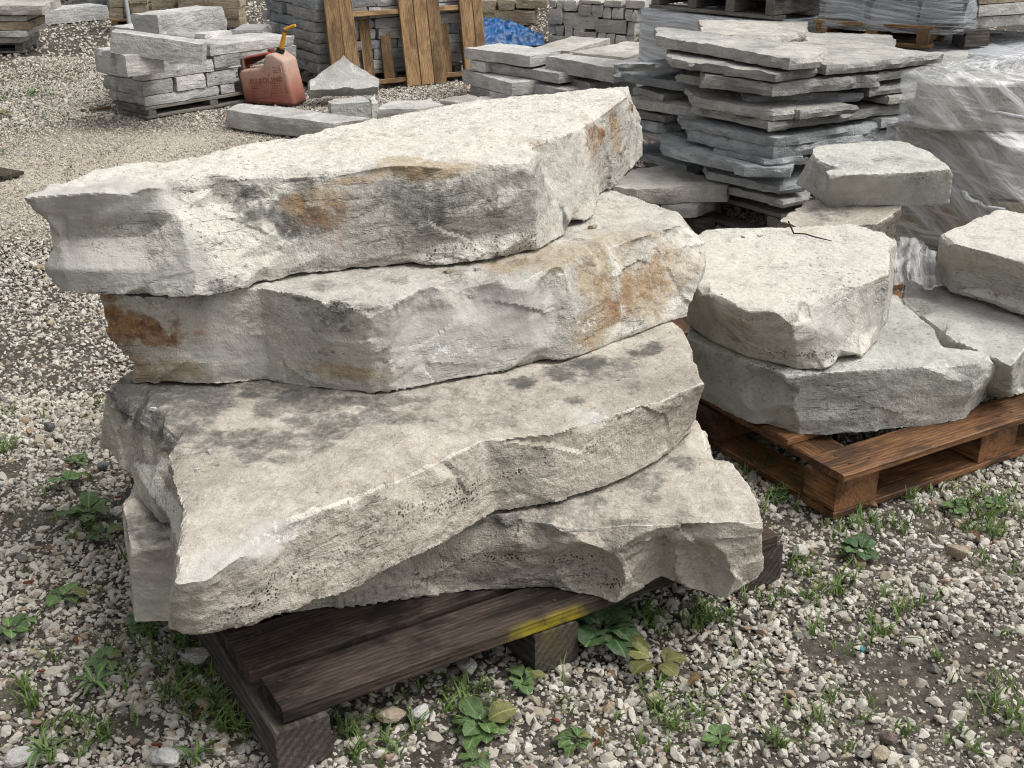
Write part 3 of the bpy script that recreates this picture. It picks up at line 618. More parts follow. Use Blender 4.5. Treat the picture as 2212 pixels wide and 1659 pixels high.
# ------------------------------------------------------------------ right-hand pallet and its slabs
rp = empty('wooden_pallet', tuple(at(1900, 900, 0))); tag(rp, 'wet orange brown block pallet on the right under grey slabs', 'pallet')
ca = v2(at(1800, 1126, 0)); cb = v2(at(2212, 984, 0)); RU = cb - ca; RU /= np.linalg.norm(RU); RV = np.array([-RU[1], RU[0]])
def rr(u, v, z): q = ca + RU * u + RV * v; return (q[0], q[1], z)
for v in (.055, .52, .99): board('base_board', rr(0, v, .011), rr(1.2, v, .011), .11, .020, 'wood_wet', rp, seg=.06)
for u in (.06, 1.14): board('base_board', rr(u, .11, .0105), rr(u, .935, .0105), .115, .019, 'wood_wet', rp, seg=.06)
for u in (.075, .60, 1.125):
    for v in (.06, .52, .98): board('block', rr(u, v - .055, .064), rr(u, v + .055, .064), .145, .084, 'wood_wet', rp, seg=.03, wob=.001)
    board('stringer_board', rr(u, .0, .117), rr(u, 1.04, .117), .12, .021, 'wood_wet', rp, seg=.06)
for v, w in ((.045, .12), (.235, .10), (.40, .11), (.60, .11), (.80, .11), (.985, .12)):
    board('deck_board', rr(-.02 if v < .1 else 0, v - (.02 if v < .1 else 0), .1385), rr(1.22, v - (.02 if v < .1 else 0), .1385), w, .021, 'wood_wet', rp, seg=.06, wob=.002)
FRR = [(1640, 900, .06, .05, .7), (1850, 420, .2, .05, .8), (2000, 420, .2, .05, .8), (1740, 400, .05, .06, .8), (1800, 700, .07, .08, .6), (1890, 680, .04, .08, .6), (2100, 590, .2, .05, .5)]
for u_ in (.04, .10, .58, .63, 1.10, 1.15):
    for v_ in (.0, .05): nail(rr(u_, v_ + RN0.uniform(-.006, .006), .1492), rp)
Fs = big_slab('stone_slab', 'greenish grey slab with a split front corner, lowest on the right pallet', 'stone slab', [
    ((1481, 728), (1508, 858)), ((1600, 775), (1600, 903)), ((1701, 808), (1680, 938)), ((1790, 803), (1780, 937), (-.005, .01, .01)), ((1872, 798), (1900, 932)), ((2021, 790), (2030, 915)), ((2100, 782), (2085, 905), (.0, -.02, -.01)),
    ((2150, 773), (2138, 850), (0, -.01, -.01)), ((2071, 731), None), ((2026, 721), None), ((1955, 655), None), ((1930, 600), None), ((1700, 590), None), ((1520, 640), None)],
    .150, .335, M['slab_grey'], 11, .0056, .6, 12, fresh=FRR, planes=[(at(1672, 850, .25), (-.75, -.6, .25), .09)])
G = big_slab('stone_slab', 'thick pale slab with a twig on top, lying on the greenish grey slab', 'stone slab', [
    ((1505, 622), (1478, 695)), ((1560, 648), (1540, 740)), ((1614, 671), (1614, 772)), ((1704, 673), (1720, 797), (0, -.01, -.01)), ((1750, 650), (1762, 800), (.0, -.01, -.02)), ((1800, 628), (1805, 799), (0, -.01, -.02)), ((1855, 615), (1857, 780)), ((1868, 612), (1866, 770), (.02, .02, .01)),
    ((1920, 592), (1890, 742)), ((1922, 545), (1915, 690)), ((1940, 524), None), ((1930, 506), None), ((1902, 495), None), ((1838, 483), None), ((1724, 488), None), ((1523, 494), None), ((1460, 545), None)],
    .338, .515, M['slab'], 12, .0056, .6, 16, fresh=FRR, pale_toplight=.85)
H = big_slab('stone_slab', 'flat tan grey slab at the right edge, beside the greenish grey slab', 'stone slab', [
    ((2078, 738), (2085, 855)), ((2140, 768), (2125, 868)), ((2188, 784), (2183, 873)), ((2215, 752), (2212, 845)), ((2330, 690), None), ((2330, 590), None), ((2100, 580), None), ((1960, 600), None), ((1950, 640), None), ((2030, 712), None)],
    .150, .326, M['slab_grey'], 13, .008, .8, 18, fresh=FRR)
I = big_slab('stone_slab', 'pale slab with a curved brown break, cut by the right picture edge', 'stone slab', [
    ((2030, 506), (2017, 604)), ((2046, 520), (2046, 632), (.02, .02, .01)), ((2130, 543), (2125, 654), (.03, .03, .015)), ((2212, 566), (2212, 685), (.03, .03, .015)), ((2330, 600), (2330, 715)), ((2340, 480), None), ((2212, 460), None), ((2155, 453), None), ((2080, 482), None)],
    .337, .50, M['slab'], 14, .0070, .5, 14, fresh=FRR, pale_toplight=.85)
Kb = big_slab('stone_block', 'tan grey stone supporting the squared grey block', 'stone block', [
    ((1686, 478), (1680, 530)), ((1730, 483), (1725, 540)), ((1840, 490), (1840, 545)), ((1890, 488), (1890, 548)), ((1950, 450), (1945, 500)), ((1940, 440), None), ((1800, 428), None), ((1725, 432), None)],
    .337, .475, M['slab_tan'], 15, .008, .8, 14)
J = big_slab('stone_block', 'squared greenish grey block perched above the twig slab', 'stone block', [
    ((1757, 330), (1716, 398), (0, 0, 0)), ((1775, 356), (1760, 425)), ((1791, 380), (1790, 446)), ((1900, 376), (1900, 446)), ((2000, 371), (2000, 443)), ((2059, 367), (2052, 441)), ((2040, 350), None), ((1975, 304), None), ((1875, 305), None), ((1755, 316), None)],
    .478, .60, M['slab_grey'], 16, .0050, .22, 8, fresh=FRR, pale_toplight=.2)
for s_ in (Fs, G, H, I, Kb, J):
    r_ = s_ is J
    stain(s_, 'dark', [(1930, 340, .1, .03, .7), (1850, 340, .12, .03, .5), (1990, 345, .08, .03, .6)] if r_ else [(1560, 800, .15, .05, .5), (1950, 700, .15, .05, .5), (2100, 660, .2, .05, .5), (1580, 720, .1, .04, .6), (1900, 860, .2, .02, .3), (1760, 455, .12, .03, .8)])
    stain(s_, 'lichen', [(1690, 770, .08, .02, .9), (1780, 780, .06, .02, .8), (2080, 860, .03, .02, .6), (1640, 700, .1, .03, .4), (1860, 560, .3, .1, .25)])
    stain(s_, 'rust', [(1700, 520, .01, .01, .1)]); stain(s_, 'ochre', [(2080, 580, .2, .05, .55), (2150, 640, .1, .04, .5), (1700, 560, .2, .08, .2), (1740, 490, .08, .03, .5), (1560, 700, .1, .04, .5)]); stain(s_, 'chalk', [(1690, 850, .03, .03, .6), (1800, 345, .05, .02, .8)])

# ------------------------------------------------------------------ stacked stone further back
RN = random.Random(11); NR = np.random.RandomState(21)
def unit(a): a = np.array(a[:2], float); return a / np.linalg.norm(a)
def zof(x, y, A, dr): return onplane(x, y, A, dr)[1]
def lay_row(A, u, v, face, z0, z1, spans, depth, mat, adj, stk, course, group, i0=1, res=.035, amp=.010, setback=.015, yaw=.02):
    """stones of one course on one face of a stack; face 'f' runs along u, face 's' runs along v; spans are distances from the corner"""
    for i, (a, b) in enumerate(spans):
        dz = RN.uniform(0, .006); s = RN.uniform(0, setback); d = depth * RN.uniform(.9, 1.1) if np.isscalar(depth) else depth[i]
        g = .004
        if face == 'f': q = rectpoly(A, u, a + g, b - g, s, s + d, RN.uniform(-yaw, yaw), .006, NR)
        else: q = rectpoly(A, u, s, s + d, a + g, b - g, RN.uniform(-yaw, yaw), .006, NR)
        if a <= .02 and face == 'f': where = 'at the corner'
        else: where = f'{ORD[i + i0]} from corner'
        fn = 'front' if face == 'f' else 'left side'
        stone('wall_stone', f'{adj}, {where}, {ORD[course]} course up, {fn} of {stk}', 'stone', group, q, z0 + dz * .3, z1 - dz, RN.choice(mat) if isinstance(mat, (list, tuple)) else mat, res, amp)
def skid_pallet(name, label, A, u, w, d, h, mat, nst=3, base=True, off=0, group=None, zbase=0.0):
    u = np.array(u); v = np.array([-u[1], u[0]]); c = np.array(A[:2]) + u * w / 2 + v * d / 2
    e = empty(name, (c[0], c[1], zbase)); tag(e, label, 'pallet', group)
    def q(a, b, z): p = np.array(A[:2]) + u * a + v * b; return (p[0], p[1], z + zbase)
    t = .02
    for i in range(nst):
        a = .045 + (w - .09) * i / (nst - 1); board('stringer', q(a, 0, h / 2), q(a, d, h / 2), .06, h - 2 * t - .004, mat, e, seg=.2)
    for i in range(6):
        b = .05 + (d - .1) * i / 5; board('deck_board', q(0, b, h - t / 2), q(w, b, h - t / 2), .10, t, mat, e, seg=.2)
        if base and i % 2 == 0: board('base_board', q(0, b, t / 2), q(w, b, t / 2), .10, t, mat, e, seg=.2)
    return e

# --- stack beside the gas can (left, middle distance)
A1 = v2(at(*R1(1590, 1290), 0)); u1 = unit(v2(at(*R1(2560, 1125), 0)) - A1); v1 = unit(v2(at(*R1(1240, 1090), 0)) - A1)
ua = math.atan2(u1[1], u1[0]); va = math.atan2(v1[1], v1[0]) - math.pi / 2; an = ua; u1 = np.array([math.cos(an), math.sin(an)]); v1 = np.array([-u1[1], u1[0]])
fz = lambda x, y: zof(*R1(x, y), A1, u1); fu = lambda x, y: onplane(*R1(x, y), A1, u1)[0]; lu = lambda x, y: onplane(*R1(x, y), A1, v1)[0]
zs = [fz(1590, 1152), fz(1560, 1046), fz(1545, 884), fz(1545, 738)]
GC = 'gas can stack'; GG = 'stones of the stack beside the gas can'; WS = ['wallstone', 'wallstone', 'palestone']
skid_pallet('wooden_pallet', 'grey pallet under the wall stone stack beside the gas can', A1, u1, 1.05, lu(1215, 1050), zs[0] - .004, 'wood_grey')
dl = lambda x, y: max(.12, lu(x, y))
lay_row(A1, u1, v1, 'f', zs[0], zs[1], [(0, fu(2370, 980)), (fu(2400, 950), fu(2560, 930))], [dl(1485, 1050), .25], WS, 'grey wall stone', GC, 1, GG)
lay_row(A1, u1, v1, 'f', zs[1], zs[2], [(0, fu(1888, 930)), (fu(1898, 900), fu(2225, 850)), (fu(2235, 850), fu(2560, 810))], [dl(1250, 900), .3, .3], WS, 'grey wall stone', GC, 2, GG)
zt_ = fz(2341, 742)
lay_row(A1, u1, v1, 'f', zs[2], zs[3], [(0, fu(2315, 700))], [dl(1412, 780)], 'palestone', 'long grey wall stone', GC, 3, GG)
lay_row(A1, u1, v1, 'f', zs[2], zt_, [(fu(2330, 760), fu(3160, 660))], [.32], 'wallstone', 'grey stone behind the can', GC, 3, GG, i0=2)
lay_row(A1, u1, v1, 'f', zt_, fz(2341, 602), [(fu(2330, 680), fu(3060, 600)), (fu(3070, 660), fu(3215, 650))], [.32, .3], WS, 'grey stone behind the can', GC, 4, GG)
lay_row(A1, u1, v1, 'f', fz(2341, 600), fz(2341, 482), [(fu(2260, 540), fu(3185, 450))], [.36], 'palestone', 'thick stone above the can', GC, 5, GG)
lay_row(A1, u1, v1, 's', zs[0], zs[1], [(dl(1480, 1020) + .01, dl(1240, 960)), (dl(1230, 900), dl(1140, 880))], .3, WS, 'grey wall stone', GC, 1, GG)
lay_row(A1, u1, v1, 's', zs[1], zs[2], [(dl(1245, 860) + .01, dl(1100, 800))], .3, WS, 'grey wall stone', GC, 2, GG)
lay_row(A1, u1, v1, 's', zs[2], zs[3], [(dl(1405, 780) + .01, dl(1300, 760)), (dl(1295, 740), dl(1190, 710)), (dl(1188, 700), dl(1125, 690)), (dl(1118, 690), dl(1020, 680))], .28, WS, 'small grey stone', GC, 3, GG)
def edge_stone(name, label, group, Lp, Rp, z1, th, depth, mat, tilt=None, amp=.011, res=.035, ang=0):
    a = v2(at(*Lp, z1)); b = v2(at(*Rp, z1)); u = unit(b - a); v = np.array([-u[1], u[0]])
    return stone(name, label, 'stone', group, [a, b, b + v * depth, a + v * depth], z1 - th, z1, mat, res, amp, tilt=tilt)
z3 = zs[3] + .004
edge_stone('wall_stone', 'short pale stone with broken end, on the near corner of the gas can stack', GG, R1(1350, 600), R1(1760, 560), z3 + .13, .125, .2, 'palestone')
edge_stone('wall_stone', 'squat grey stone on the far left corner of the gas can stack', GG, R1(1000, 515), R1(1185, 560), z3 + .14, .14, .38, 'wallstone')
edge_stone('wall_stone', 'flat grey stone lying behind the leaning stone on the gas can stack', GG, R1(1760, 560), R1(2250, 500), z3 + .06, .055, .3, 'palestone')
# long stone lying askew
a = at(*R1(1150, 330), z3 + .27); b = at(*R1(2165, 465), z3 + .19); d_ = b - a; Ld = np.linalg.norm(d_)
V, F = prism([(0, 0), (Ld, 0), (Ld, .16), (0, .16)], .125, .05, .007, 555); me = mesh_of('wall_stone', V, F, True, 38)
o = link('wall_stone', me, M['wallstone'], None, a - np.array([0, 0, .13])); o.rotation_euler = (0, -math.asin(d_[2] / Ld), math.atan2(d_[1], d_[0])); tag(o, 'long grey stone lying askew across the top of the gas can stack', 'stone', GG)
zt5 = fz(2341, 482)
edge_stone('wall_stone', 'long grey stone, upper of the two behind the leaning stone of gas can stack', GG, R1(1700, 170), R1(2400, 70), zt5 + .24, .13, .22, 'palestone')
edge_stone('wall_stone', 'long grey stone, lower of the two behind the leaning stone of gas can stack', GG, R1(1530, 315), R1(2440, 185), zt5 + .105, .12, .3, 'wallstone')
edge_stone('wall_stone', 'small grey stone tucked under the askew stone of the gas can stack', GG, R1(1860, 405), R1(2190, 385), zt5 + .0, .1, .25, 'wallstone')
edge_stone('wall_stone', 'flat topped grey stone beside the thick stone of the gas can stack', GG, R1(2215, 370), R1(2500, 325), zt5 + .03, .13, .3, 'palestone')
edge_stone('wall_stone', 'grit covered stone at the back of the gas can stack', GG, R1(2500, 320), R1(2830, 320), zt5 + .02, .12, .35, 'wallstone')

# --- tall stack behind the standing pallet
A2 = v2(at(*R2(1240, 985), 0)); u2 = unit(v2(at(998, 175, 0)) - v2(at(782, 197, 0))); v2d = np.array([-u2[1], u2[0]])
ys = [820, 702, 590, 480, 362, 243, 113, -10, -130]; z2 = [zof(*R2(1190, y), A2, u2) for y in ys]
TS = 'tall grey stack'; TG = 'stones of the tall stack behind the upright pallet'
skid_pallet('wooden_pallet', 'grey pallet under the tall wall stone stack', A2, u2, 1.2, 1.0, z2[0] - .004, 'wood_grey')
for c in range(8):
    x = 0; sp = []
    while x < 1.15:
        w = RN.uniform(.24, .5); sp.append((x, min(x + w, 1.22))); x += w
    cd = RN.choice([.18, .3, .42])
    lay_row(A2, u2, v2d, 'f', z2[c], z2[c + 1], sp, [cd] + [.3] * 9, ['wallstone', 'wallstone', 'flag_blue'], 'grey wall stone', TS, c + 1, TG, setback=.03, res=.045)
    x = cd + .005; sp = []
    while x < .95:
        w = RN.uniform(.16, .42); sp.append((x, min(x + w, 1.0))); x += w
    lay_row(A2, u2, v2d, 's', z2[c], z2[c + 1] - RN.uniform(0, .01), sp, .3, ['wallstone', 'flag_blue', 'flag_blue'], 'grey wall stone', TS, c + 1, TG, setback=.05, res=.045)

# --- middle stack of long pale stones
Q = v2(at(*R3(640, 1005), .02)); mz = [zof(*R3(640, y), Q, (1, 0)) for y in (1010, 905, 765, 640, 515)]
MG = 'long pale stones of the low middle stack'
def mid(label, L, R, z1, z0, depth, mat='palestone'): edge_stone('wall_stone', label, MG, R3(*L), R3(*R), z1, z1 - z0 - .004, depth, mat, amp=.009, res=.05)
mid('pale long stone on top of the low middle stack, nearest the upright pallet', (600, 515), (1300, 605), mz[4], mz[3], .36)
mid('pale long stone one course below the top of the low middle stack', (835, 672), (1615, 795), mz[3] - .01, mz[2], .42)
mid('small pale stone under the top left end of the low middle stack', (640, 645), (810, 672), mz[3], mz[2] + .004, .3)
mid('pale long stone two courses below the top of the low middle stack', (560, 757), (1105, 897), mz[2], mz[1], .3)
mid('pale stone low in the middle stack right of the long stone', (1175, 870), (1700, 975), mz[2] - .02, mz[1], .32)
mid('pale stone end standing out at the right of the low middle stack', (1725, 840), (1950, 900), mz[2] + .02, mz[1], .5)
mid('pale stone at the foot of the low middle stack', (655, 915), (860, 975), mz[1], 0, .4)
mid('pale stone at the foot of the low middle stack, further right', (870, 985), (1500, 1090), mz[1], 0, .4)
mid('pale long stone set back on top of the low middle stack beside the flagstones', (1475, 605), (2215, 735), mz[4] - .01, mz[3] - .03, .42)
mid('pale stone under the set back stone of the low middle stack', (1700, 760), (2230, 850), mz[3] - .04, mz[2] - .03, .5)
mid('buff flat stone lying rear left on the low middle stack', (1290, 525), (1730, 555), mz[4] + .0, mz[3], .75, 'flag_pale')
mid('buff flat stone lying rear right on the low middle stack', (1760, 560), (2330, 620), mz[4] + .01, mz[3], .7, 'flag_pale')

# --- tumbled stone pallet behind, and tan stone behind the tarp
def face_boxes(A, dr, boxes, conv, depth, mat, adj, stk, group, cols=None, amp=.010, res=.05):
    dr = unit(dr)
    rows = sorted(boxes, key=lambda b: (round(b[1] / 60), b[0]))
    for i, b in enumerate(rows):
        (ua_, z1) = onplane(*conv(b[0], b[1]), A, dr); (ub_, z0) = onplane(*conv(b[2], b[3]), A, dr)
        if z0 < 0: z0 = .002
        if z1 - z0 < .03: z0 = z1 - .03
        s = RN.uniform(0, .04); q = rectpoly(A, dr, ua_ + .003, ub_ - .003, s, s + depth, RN.uniform(-.03, .03), .008, NR)
        lab = b[4] if len(b) > 4 else None
        stone('wall_stone', lab, 'stone', group, q, z0, z1 - .003, RN.choice(mat) if isinstance(mat, (list, tuple)) else mat, res, amp)
A3 = v2(at(*R3(1485, 480), 0)); dr3 = np.array([math.cos(-.42), math.sin(-.42)])
rows3 = [[(1480, 0, 1580, 80), (1582, 0, 1660, 105), (1664, 0, 1800, 125), (1805, 0, 2070, 40), (2080, 0, 2300, 85), (2305, 0, 2530, 100)],
         [(1664, 128, 1810, 135), (1815, 45, 1960, 175), (1965, 50, 2075, 190), (2080, 80, 2172, 205), (2175, 85, 2300, 210), (2305, 100, 2400, 235), (2404, 110, 2450, 240)],
         [(1485, 90, 1650, 265), (1652, 135, 2005, 322), (2010, 205, 2340, 372), (2344, 235, 2425, 385)],
         [(1485, 232, 1570, 375), (1574, 270, 1662, 398), (1666, 275, 1762, 412), (1766, 290, 1875, 425), (1880, 345, 2010, 445), (2014, 355, 2120, 470), (2124, 362, 2215, 475), (2220, 380, 2335, 480)],
         [(1500, 380, 1830, 490), (1834, 430, 2150, 530)]]
for r, row in enumerate(rows3):
    face_boxes(A3, dr3, [(*b, f'tumbled beige stone, {ORD[i + 1]} from left, {ORD[r + 1]} row down, behind the low middle stack') for i, b in enumerate(row) if b[3] - b[1] > 20], R3, .3, 'bricks', '', '', 'tumbled stones on the pallet load behind the middle stack')
A4 = v2(at(*R3(760, 300), 0)) + np.array([0, .2]); TGp = 'tan stones behind the blue tarp'
face_boxes(A4, (1, -.1), [(440, 0, 755, 120, 'tan stone block half hidden by the upright pallet, behind the tarp'), (762, 0, 940, 140, 'grey tan stone block nearest the upright pallet, above the tarp'), (944, 0, 1135, 112, 'brown tan stone block second from the upright pallet, above the tarp'), (1140, 0, 1480, 97, 'long tan stone at the top right behind the blue tarp'),
    (780, 112, 1355, 250, 'long tan stone lying just above the blue tarp'), (1150, 232, 1365, 335, 'tan stone low behind the right end of the blue tarp'), (780, 255, 1090, 350, 'tan stone low behind the blue tarp, middle')], R3, .35, 'tanstone', '', '', TGp)
# tan stacks at the top left
A5 = v2(at(*R1(1420, 335), 0)); TL = 'tan stones of the stacks at the back left'
face_boxes(A5, (1, .05), [(1160, -60, 1340, 82, 'tan stone block above the split tan stone, back left stack'), (1172, 88, 1335, 205, 'split tan stone standing on the small pallet at the back left'), (1380, -60, 1590, 38, 'tan stone block touching the picture top, right of the grey pole'), (1372, 42, 1610, 160, 'tan stone block right of the grey pole, middle one'), (1400, 165, 1612, 262, 'tan stone block right of the grey pole, lowest one'),
    (1620, -40, 1895, 130, 'pale tan stone block behind the long grey stones, left one'), (1900, -60, 2600, 95, 'long tan stone at the picture top behind the long grey stones'), (1600, 110, 1720, 300, 'tilted small tan stone behind the left end of the long grey stones'), (2405, 100, 2590, 205, 'tan stone block behind the right end of the long grey stones, upper'), (2425, 205, 2605, 300, 'tan stone block behind the right end of the long grey stones, lower')], R1, .4, 'tanstone', '', '', TL)
ps = onplane(*R1(1180, 210), A5, (1, .05)); pe = onplane(*R1(1620, 262), A5, (1, .05)); u5 = unit((1, .05))
skid_pallet('wooden_pallet', 'small tan pallet under the tan stones at the back left', A5 + u5 * ps[0], u5, pe[0] - ps[0], .9, max(.1, ps[1]), 'wood_blond', 3)
pole = empty('metal_pole', tuple(at(*R1(1412, 345), 0))); tag(pole, 'thin grey pole leaning in front of the tan stone stack', 'pole')
pb = at(*R1(1412, 345), 0); pt_ = atY(*R1(1350, -60), pb[1] + .1)
def tube(name, pts, rad, mat, parent=None, n=10, cap=True):
    pts = np.array(pts, float); rad = np.broadcast_to(np.array(rad, float), (len(pts),)); V = []; F = []
    for i, p in enumerate(pts):
        t = pts[min(i + 1, len(pts) - 1)] - pts[max(i - 1, 0)]; t /= np.linalg.norm(t); a = np.cross(t, [0, 0, 1.] if abs(t[2]) < .9 else [1., 0, 0]); a /= np.linalg.norm(a); b = np.cross(t, a)
        for q in range(n):
            w = 2 * math.pi * q / n; V.append(p + rad[i] * (a * math.cos(w) + b * math.sin(w)))
    for i in range(len(pts) - 1):
        for q in range(n):
            r = (q + 1) % n; F.append((i * n + q, i * n + r, (i + 1) * n + r, (i + 1) * n + q))
    if cap: F.append(tuple(range(n - 1, -1, -1))); F.append(tuple((len(pts) - 1) * n + q for q in range(n)))
    base = parent.location if parent is not None else Vector(pts[0]); me = mesh_of(name, np.array(V) - np.array(base), F, True, 50)
    o = link(name, me, M[mat] if isinstance(mat, str) else mat, parent)
    if parent is None: o.location = base
    return o
M['galv'] = plain('galvanised_pipe', (.32, .34, .36), .5, .5, .15, 30, .1)
tube('shaft', [pb, pb * .5 + pt_ * .5, pt_], .022, 'galv', pole); tube('end_cap', [pb + np.array([0, 0, .0]), pb + np.array([0, 0, .05])], .026, 'galv', pole)
# boulders and kerb at the back left
A6 = v2(at(*R1(560, 165), 0)); BG = 'dark boulders at the back left'
face_boxes(A6, (1, .1), [(80, -40, 405, 52, 'reddish brown boulder behind the small flag pile at the left'), (345, 18, 695, 165, 'dark grey squared boulder standing on the kerb, left one'), (765, -60, 1165, 168, 'big bluish dark boulder standing on the kerb, right one'), (430, -60, 680, 14, 'reddish boulder at the picture top above the dark grey boulder'), (-80, -20, 75, 60, 'dark boulder in the top left corner')], R1, .5, 'darkstone', '', '', BG, amp=.03, res=.06)
for o in [q for q in bpy.data.objects if q.get('group') == BG and 'redd' in q['label']]: o.data.materials[0] = M['redstone']
ka = v2(at(*R1(200, 300), 0)); kb = v2(at(*R1(1180, 205), 0)); ku = unit(kb - ka); kl = np.linalg.norm(kb - ka); kv = np.array([-ku[1], ku[0]])
tag(stone('stone_kerb', 'long low grey stone kerb along the back left of the yard', 'kerb', None, [ka, kb, kb + kv * .35, ka + kv * .35], 0, .14, 'wallstone', .07, .008), kind='thing')
# small pile of flags at the left picture edge
LG = 'flags of the pile at the left picture edge'; pA = v2(at(*R1(240, 590), 0)); 
def lz(y): return zof(*R1(120, y), pA, (1, .12))
def left_flag(label, x1, yt, yb, mat, back=.6):
    (ub_, z1) = onplane(*R1(x1, yt), pA, (1, .12)); z0 = lz(yb); z1 = lz(yt)
    q = rectpoly(pA, unit((1, .12)), ub_ - 1.0, ub_, 0, back, RN.uniform(-.05, .05), .02, NR); stone('flagstone', label, 'flagstone', LG, q, z0 + .003, z1, mat, .05, .012)
left_flag('tan topped white slab, uppermost of the flag pile at the left edge', 448, 60, 165, 'flag_pale'); left_flag('white slab second from the top of the flag pile at the left edge', 255, 170, 238, 'flag_pale')
left_flag('tan brown slab third from the top of the flag pile at the left edge', 292, 243, 332, 'tanstone'); left_flag('grey slab fourth from the top of the flag pile at the left edge', 300, 335, 400, 'flag'); left_flag('grey slab lowest of the flag pile at the left edge', 222, 402, 470, 'flag')
skid_pallet('wooden_pallet', 'dark pallet under the flag pile at the left edge', pA + np.array([-1.15, -.05]), unit((1, .12)), 1.15, .6, lz(472), 'wood_grey')

# ------------------------------------------------------------------ flagstone stack, right of centre
CF = v2(at(1688, 462, .13)); LF = unit(v2(at(1554, 424, .13)) - CF); RF = unit(v2(at(*R5(1000, 1112), .47)) - v2(at(*R4(1655, 1320), .47)))
FG = 'flagstones of the tall stack right of centre'
r4x = lambda f: (f[0] - 1326.5) / .2
def flag(label, conv, L, C, R, yb, mat='flag', ref='C', back=None, dirm=None, res=.028, amp=.013, group=FG):
    Lp, Cp, Rp = [conv(*q) for q in (L, C, R)]
    if ref == 'C': z1 = onplane(*Cp, CF - LF * .02, np.array([1, 0]))[1]; z0 = onplane(*conv(C[0], yb), CF - LF * .02, np.array([1, 0]))[1]
    elif isinstance(ref, tuple): z1, z0 = ref[0], ref[0] - ref[1]
    elif ref == 'L': z1 = onplane(*Cp, CF, LF)[1]; z0 = onplane(*conv(C[0], yb), CF, LF)[1]
    else: z1 = onplane(*Cp, CF, RF)[1]; z0 = onplane(*conv(C[0], yb), CF, RF)[1]
    l, c, r = v2(at(*Lp, z1)), v2(at(*Cp, z1)), v2(at(*Rp, z1))
    if back is None: back = .35
    m = {'C': unit(LF + RF), 'L': RF, 'R': LF}.get(dirm or ref, unit(LF + RF))
    poly = [l, c, r, r + m * back * .8 + RF * .05, l + m * back + LF * .05]
    # roughen the outline so that no edge is ruled
    out = []
    for i in range(len(poly)):
        a, b = poly[i], poly[(i + 1) % len(poly)]; n = max(1, int(np.linalg.norm(b - a) / .12)); t = unit(b - a); w = np.array([t[1], -t[0]])
        for q in range(n):
            p = a + (b - a) * q / n
            if q: p = p + w * NR.uniform(-.008, .008)
            else: p = p + NR.uniform(-.006, .006, 2)
            out.append(p)
    th = max(.036, z1 - z0 + NR.uniform(-.008, .005))
    return stone('flagstone', label, 'flagstone', group, out, z1 - th, z1, mat, res, amp, top_amp=.35)
sk = 'flagstone stack'; ZC = onplane(*R4(1900, 770), CF - LF * .02, np.array([1, 0]))[1]
flag(f'big buff flagstone crowning the {sk}', R4, (450, 385), (1900, 625), (2245, 602), 765, 'flag')
flag(f'long flagstone second from the top of the {sk}', R4, (590, 635), (1760, 795), (2175, 735), 905, 'flag')
flag(f'flagstone third from the top of the {sk}, ending at a white pebble', R4, (965, 812), (1725, 910), (2850, 800), 1045, 'flag')
flag(f'small rounded flagstone end left of the third slab of the {sk}', R4, (690, 790), (955, 850), (1010, 840), 940, 'flag', 'L', .2)
flag(f'smooth bluish flagstone jutting left near the top of the {sk}', R4, (-10, 690), (640, 700), (720, 690), 790, 'flag_blue', 'L', .5)
flag(f'dark flagstone under the bluish one at the left of the {sk}', R4, (0, 765), (700, 880), (985, 905), 985, 'flag_blue', 'L', .6)
flag(f'short thick flagstone, left side, fourth layer of the {sk}', R4, (200, 925), (545, 1030), (780, 1000), 1120, 'flag', 'L', .6)
flag(f'pale edged flagstone jutting at mid height of the {sk}', R4, (820, 1032), (1740, 1190), (1955, 1170), 1305, 'flag')
flag(f'rounded bluish flagstone under the third slab of the {sk}', R4, (1400, 1005), (1490, 1030), (2670, 1000), 1145, 'flag_blue', 'L', .4, 'C')
flag(f'long flagstone, left side, fifth layer of the {sk}', R4, (60, 1040), (990, 1190), (1230, 1190), 1310, 'flag', 'L', .6)
flag(f'wedge shaped flagstone on the right face under the rounded one of the {sk}', R4, (1950, 1175), (2000, 1180), (2630, 1130), 1280, 'flag', 'R', .3)
flag(f'long flagstone running along the right face at mid height of the {sk}', R4, (1640, 1300), (1660, 1325), (3215, 1120), 1430, 'flag', 'C', .4, 'R')
flag(f'stubby flagstone, left side, sixth layer of the {sk}', R4, (60, 1150), (535, 1240), (760, 1220), 1320, 'flag', 'L', .6)
flag(f'flagstone with a chipped near corner, lower middle of the {sk}', R4, (730, 1292), (1740, 1490), (2870, 1320), 1588, 'flag_blue')
flag(f'stubby bluish flagstone, left side, seventh layer of the {sk}', R4, (60, 1220), (480, 1340), (770, 1320), 1430, 'flag_blue', 'L', .6)
flag(f'bluish flagstone below the chipped corner slab of the {sk}', R4, (770, 1392), (1710, 1592), (3060, 1400), 1718, 'flag_blue')
flag(f'flagstone, left side, eighth layer of the {sk}', R4, (60, 1380), (1050, 1580), (1300, 1560), 1650, 'flag', 'L', .6)
flag(f'thin flagstone fourth from the bottom of the {sk}', R7, (1090, 232), (1620, 352), (2045, 320), 435, 'flag_blue')
flag(f'dark bellied flagstone third from the bottom of the {sk}', R7, (500, 182), (1400, 410), (1925, 430), 545, 'flag_blue')
flag(f'bluish flagstone second from the bottom of the {sk}', R7, (1000, 482), (1785, 640), (2060, 610), 735, 'flag_blue')
flag(f'bluish flagstone low at the left of the {sk}', R7, (60, 215), (790, 430), (865, 415), 482, 'flag_blue', 'L', .6)
flag(f'bottom flagstone lying on the pallet of the {sk}', R7, (1240, 640), (1820, 785), (2100, 735), 880, 'flag')
flag(f'thick flagstone on the right top of the {sk} with crumbs on it', R5, (40, 690), (95, 705), (1342, 572), 835, 'flag', 'R', .7)
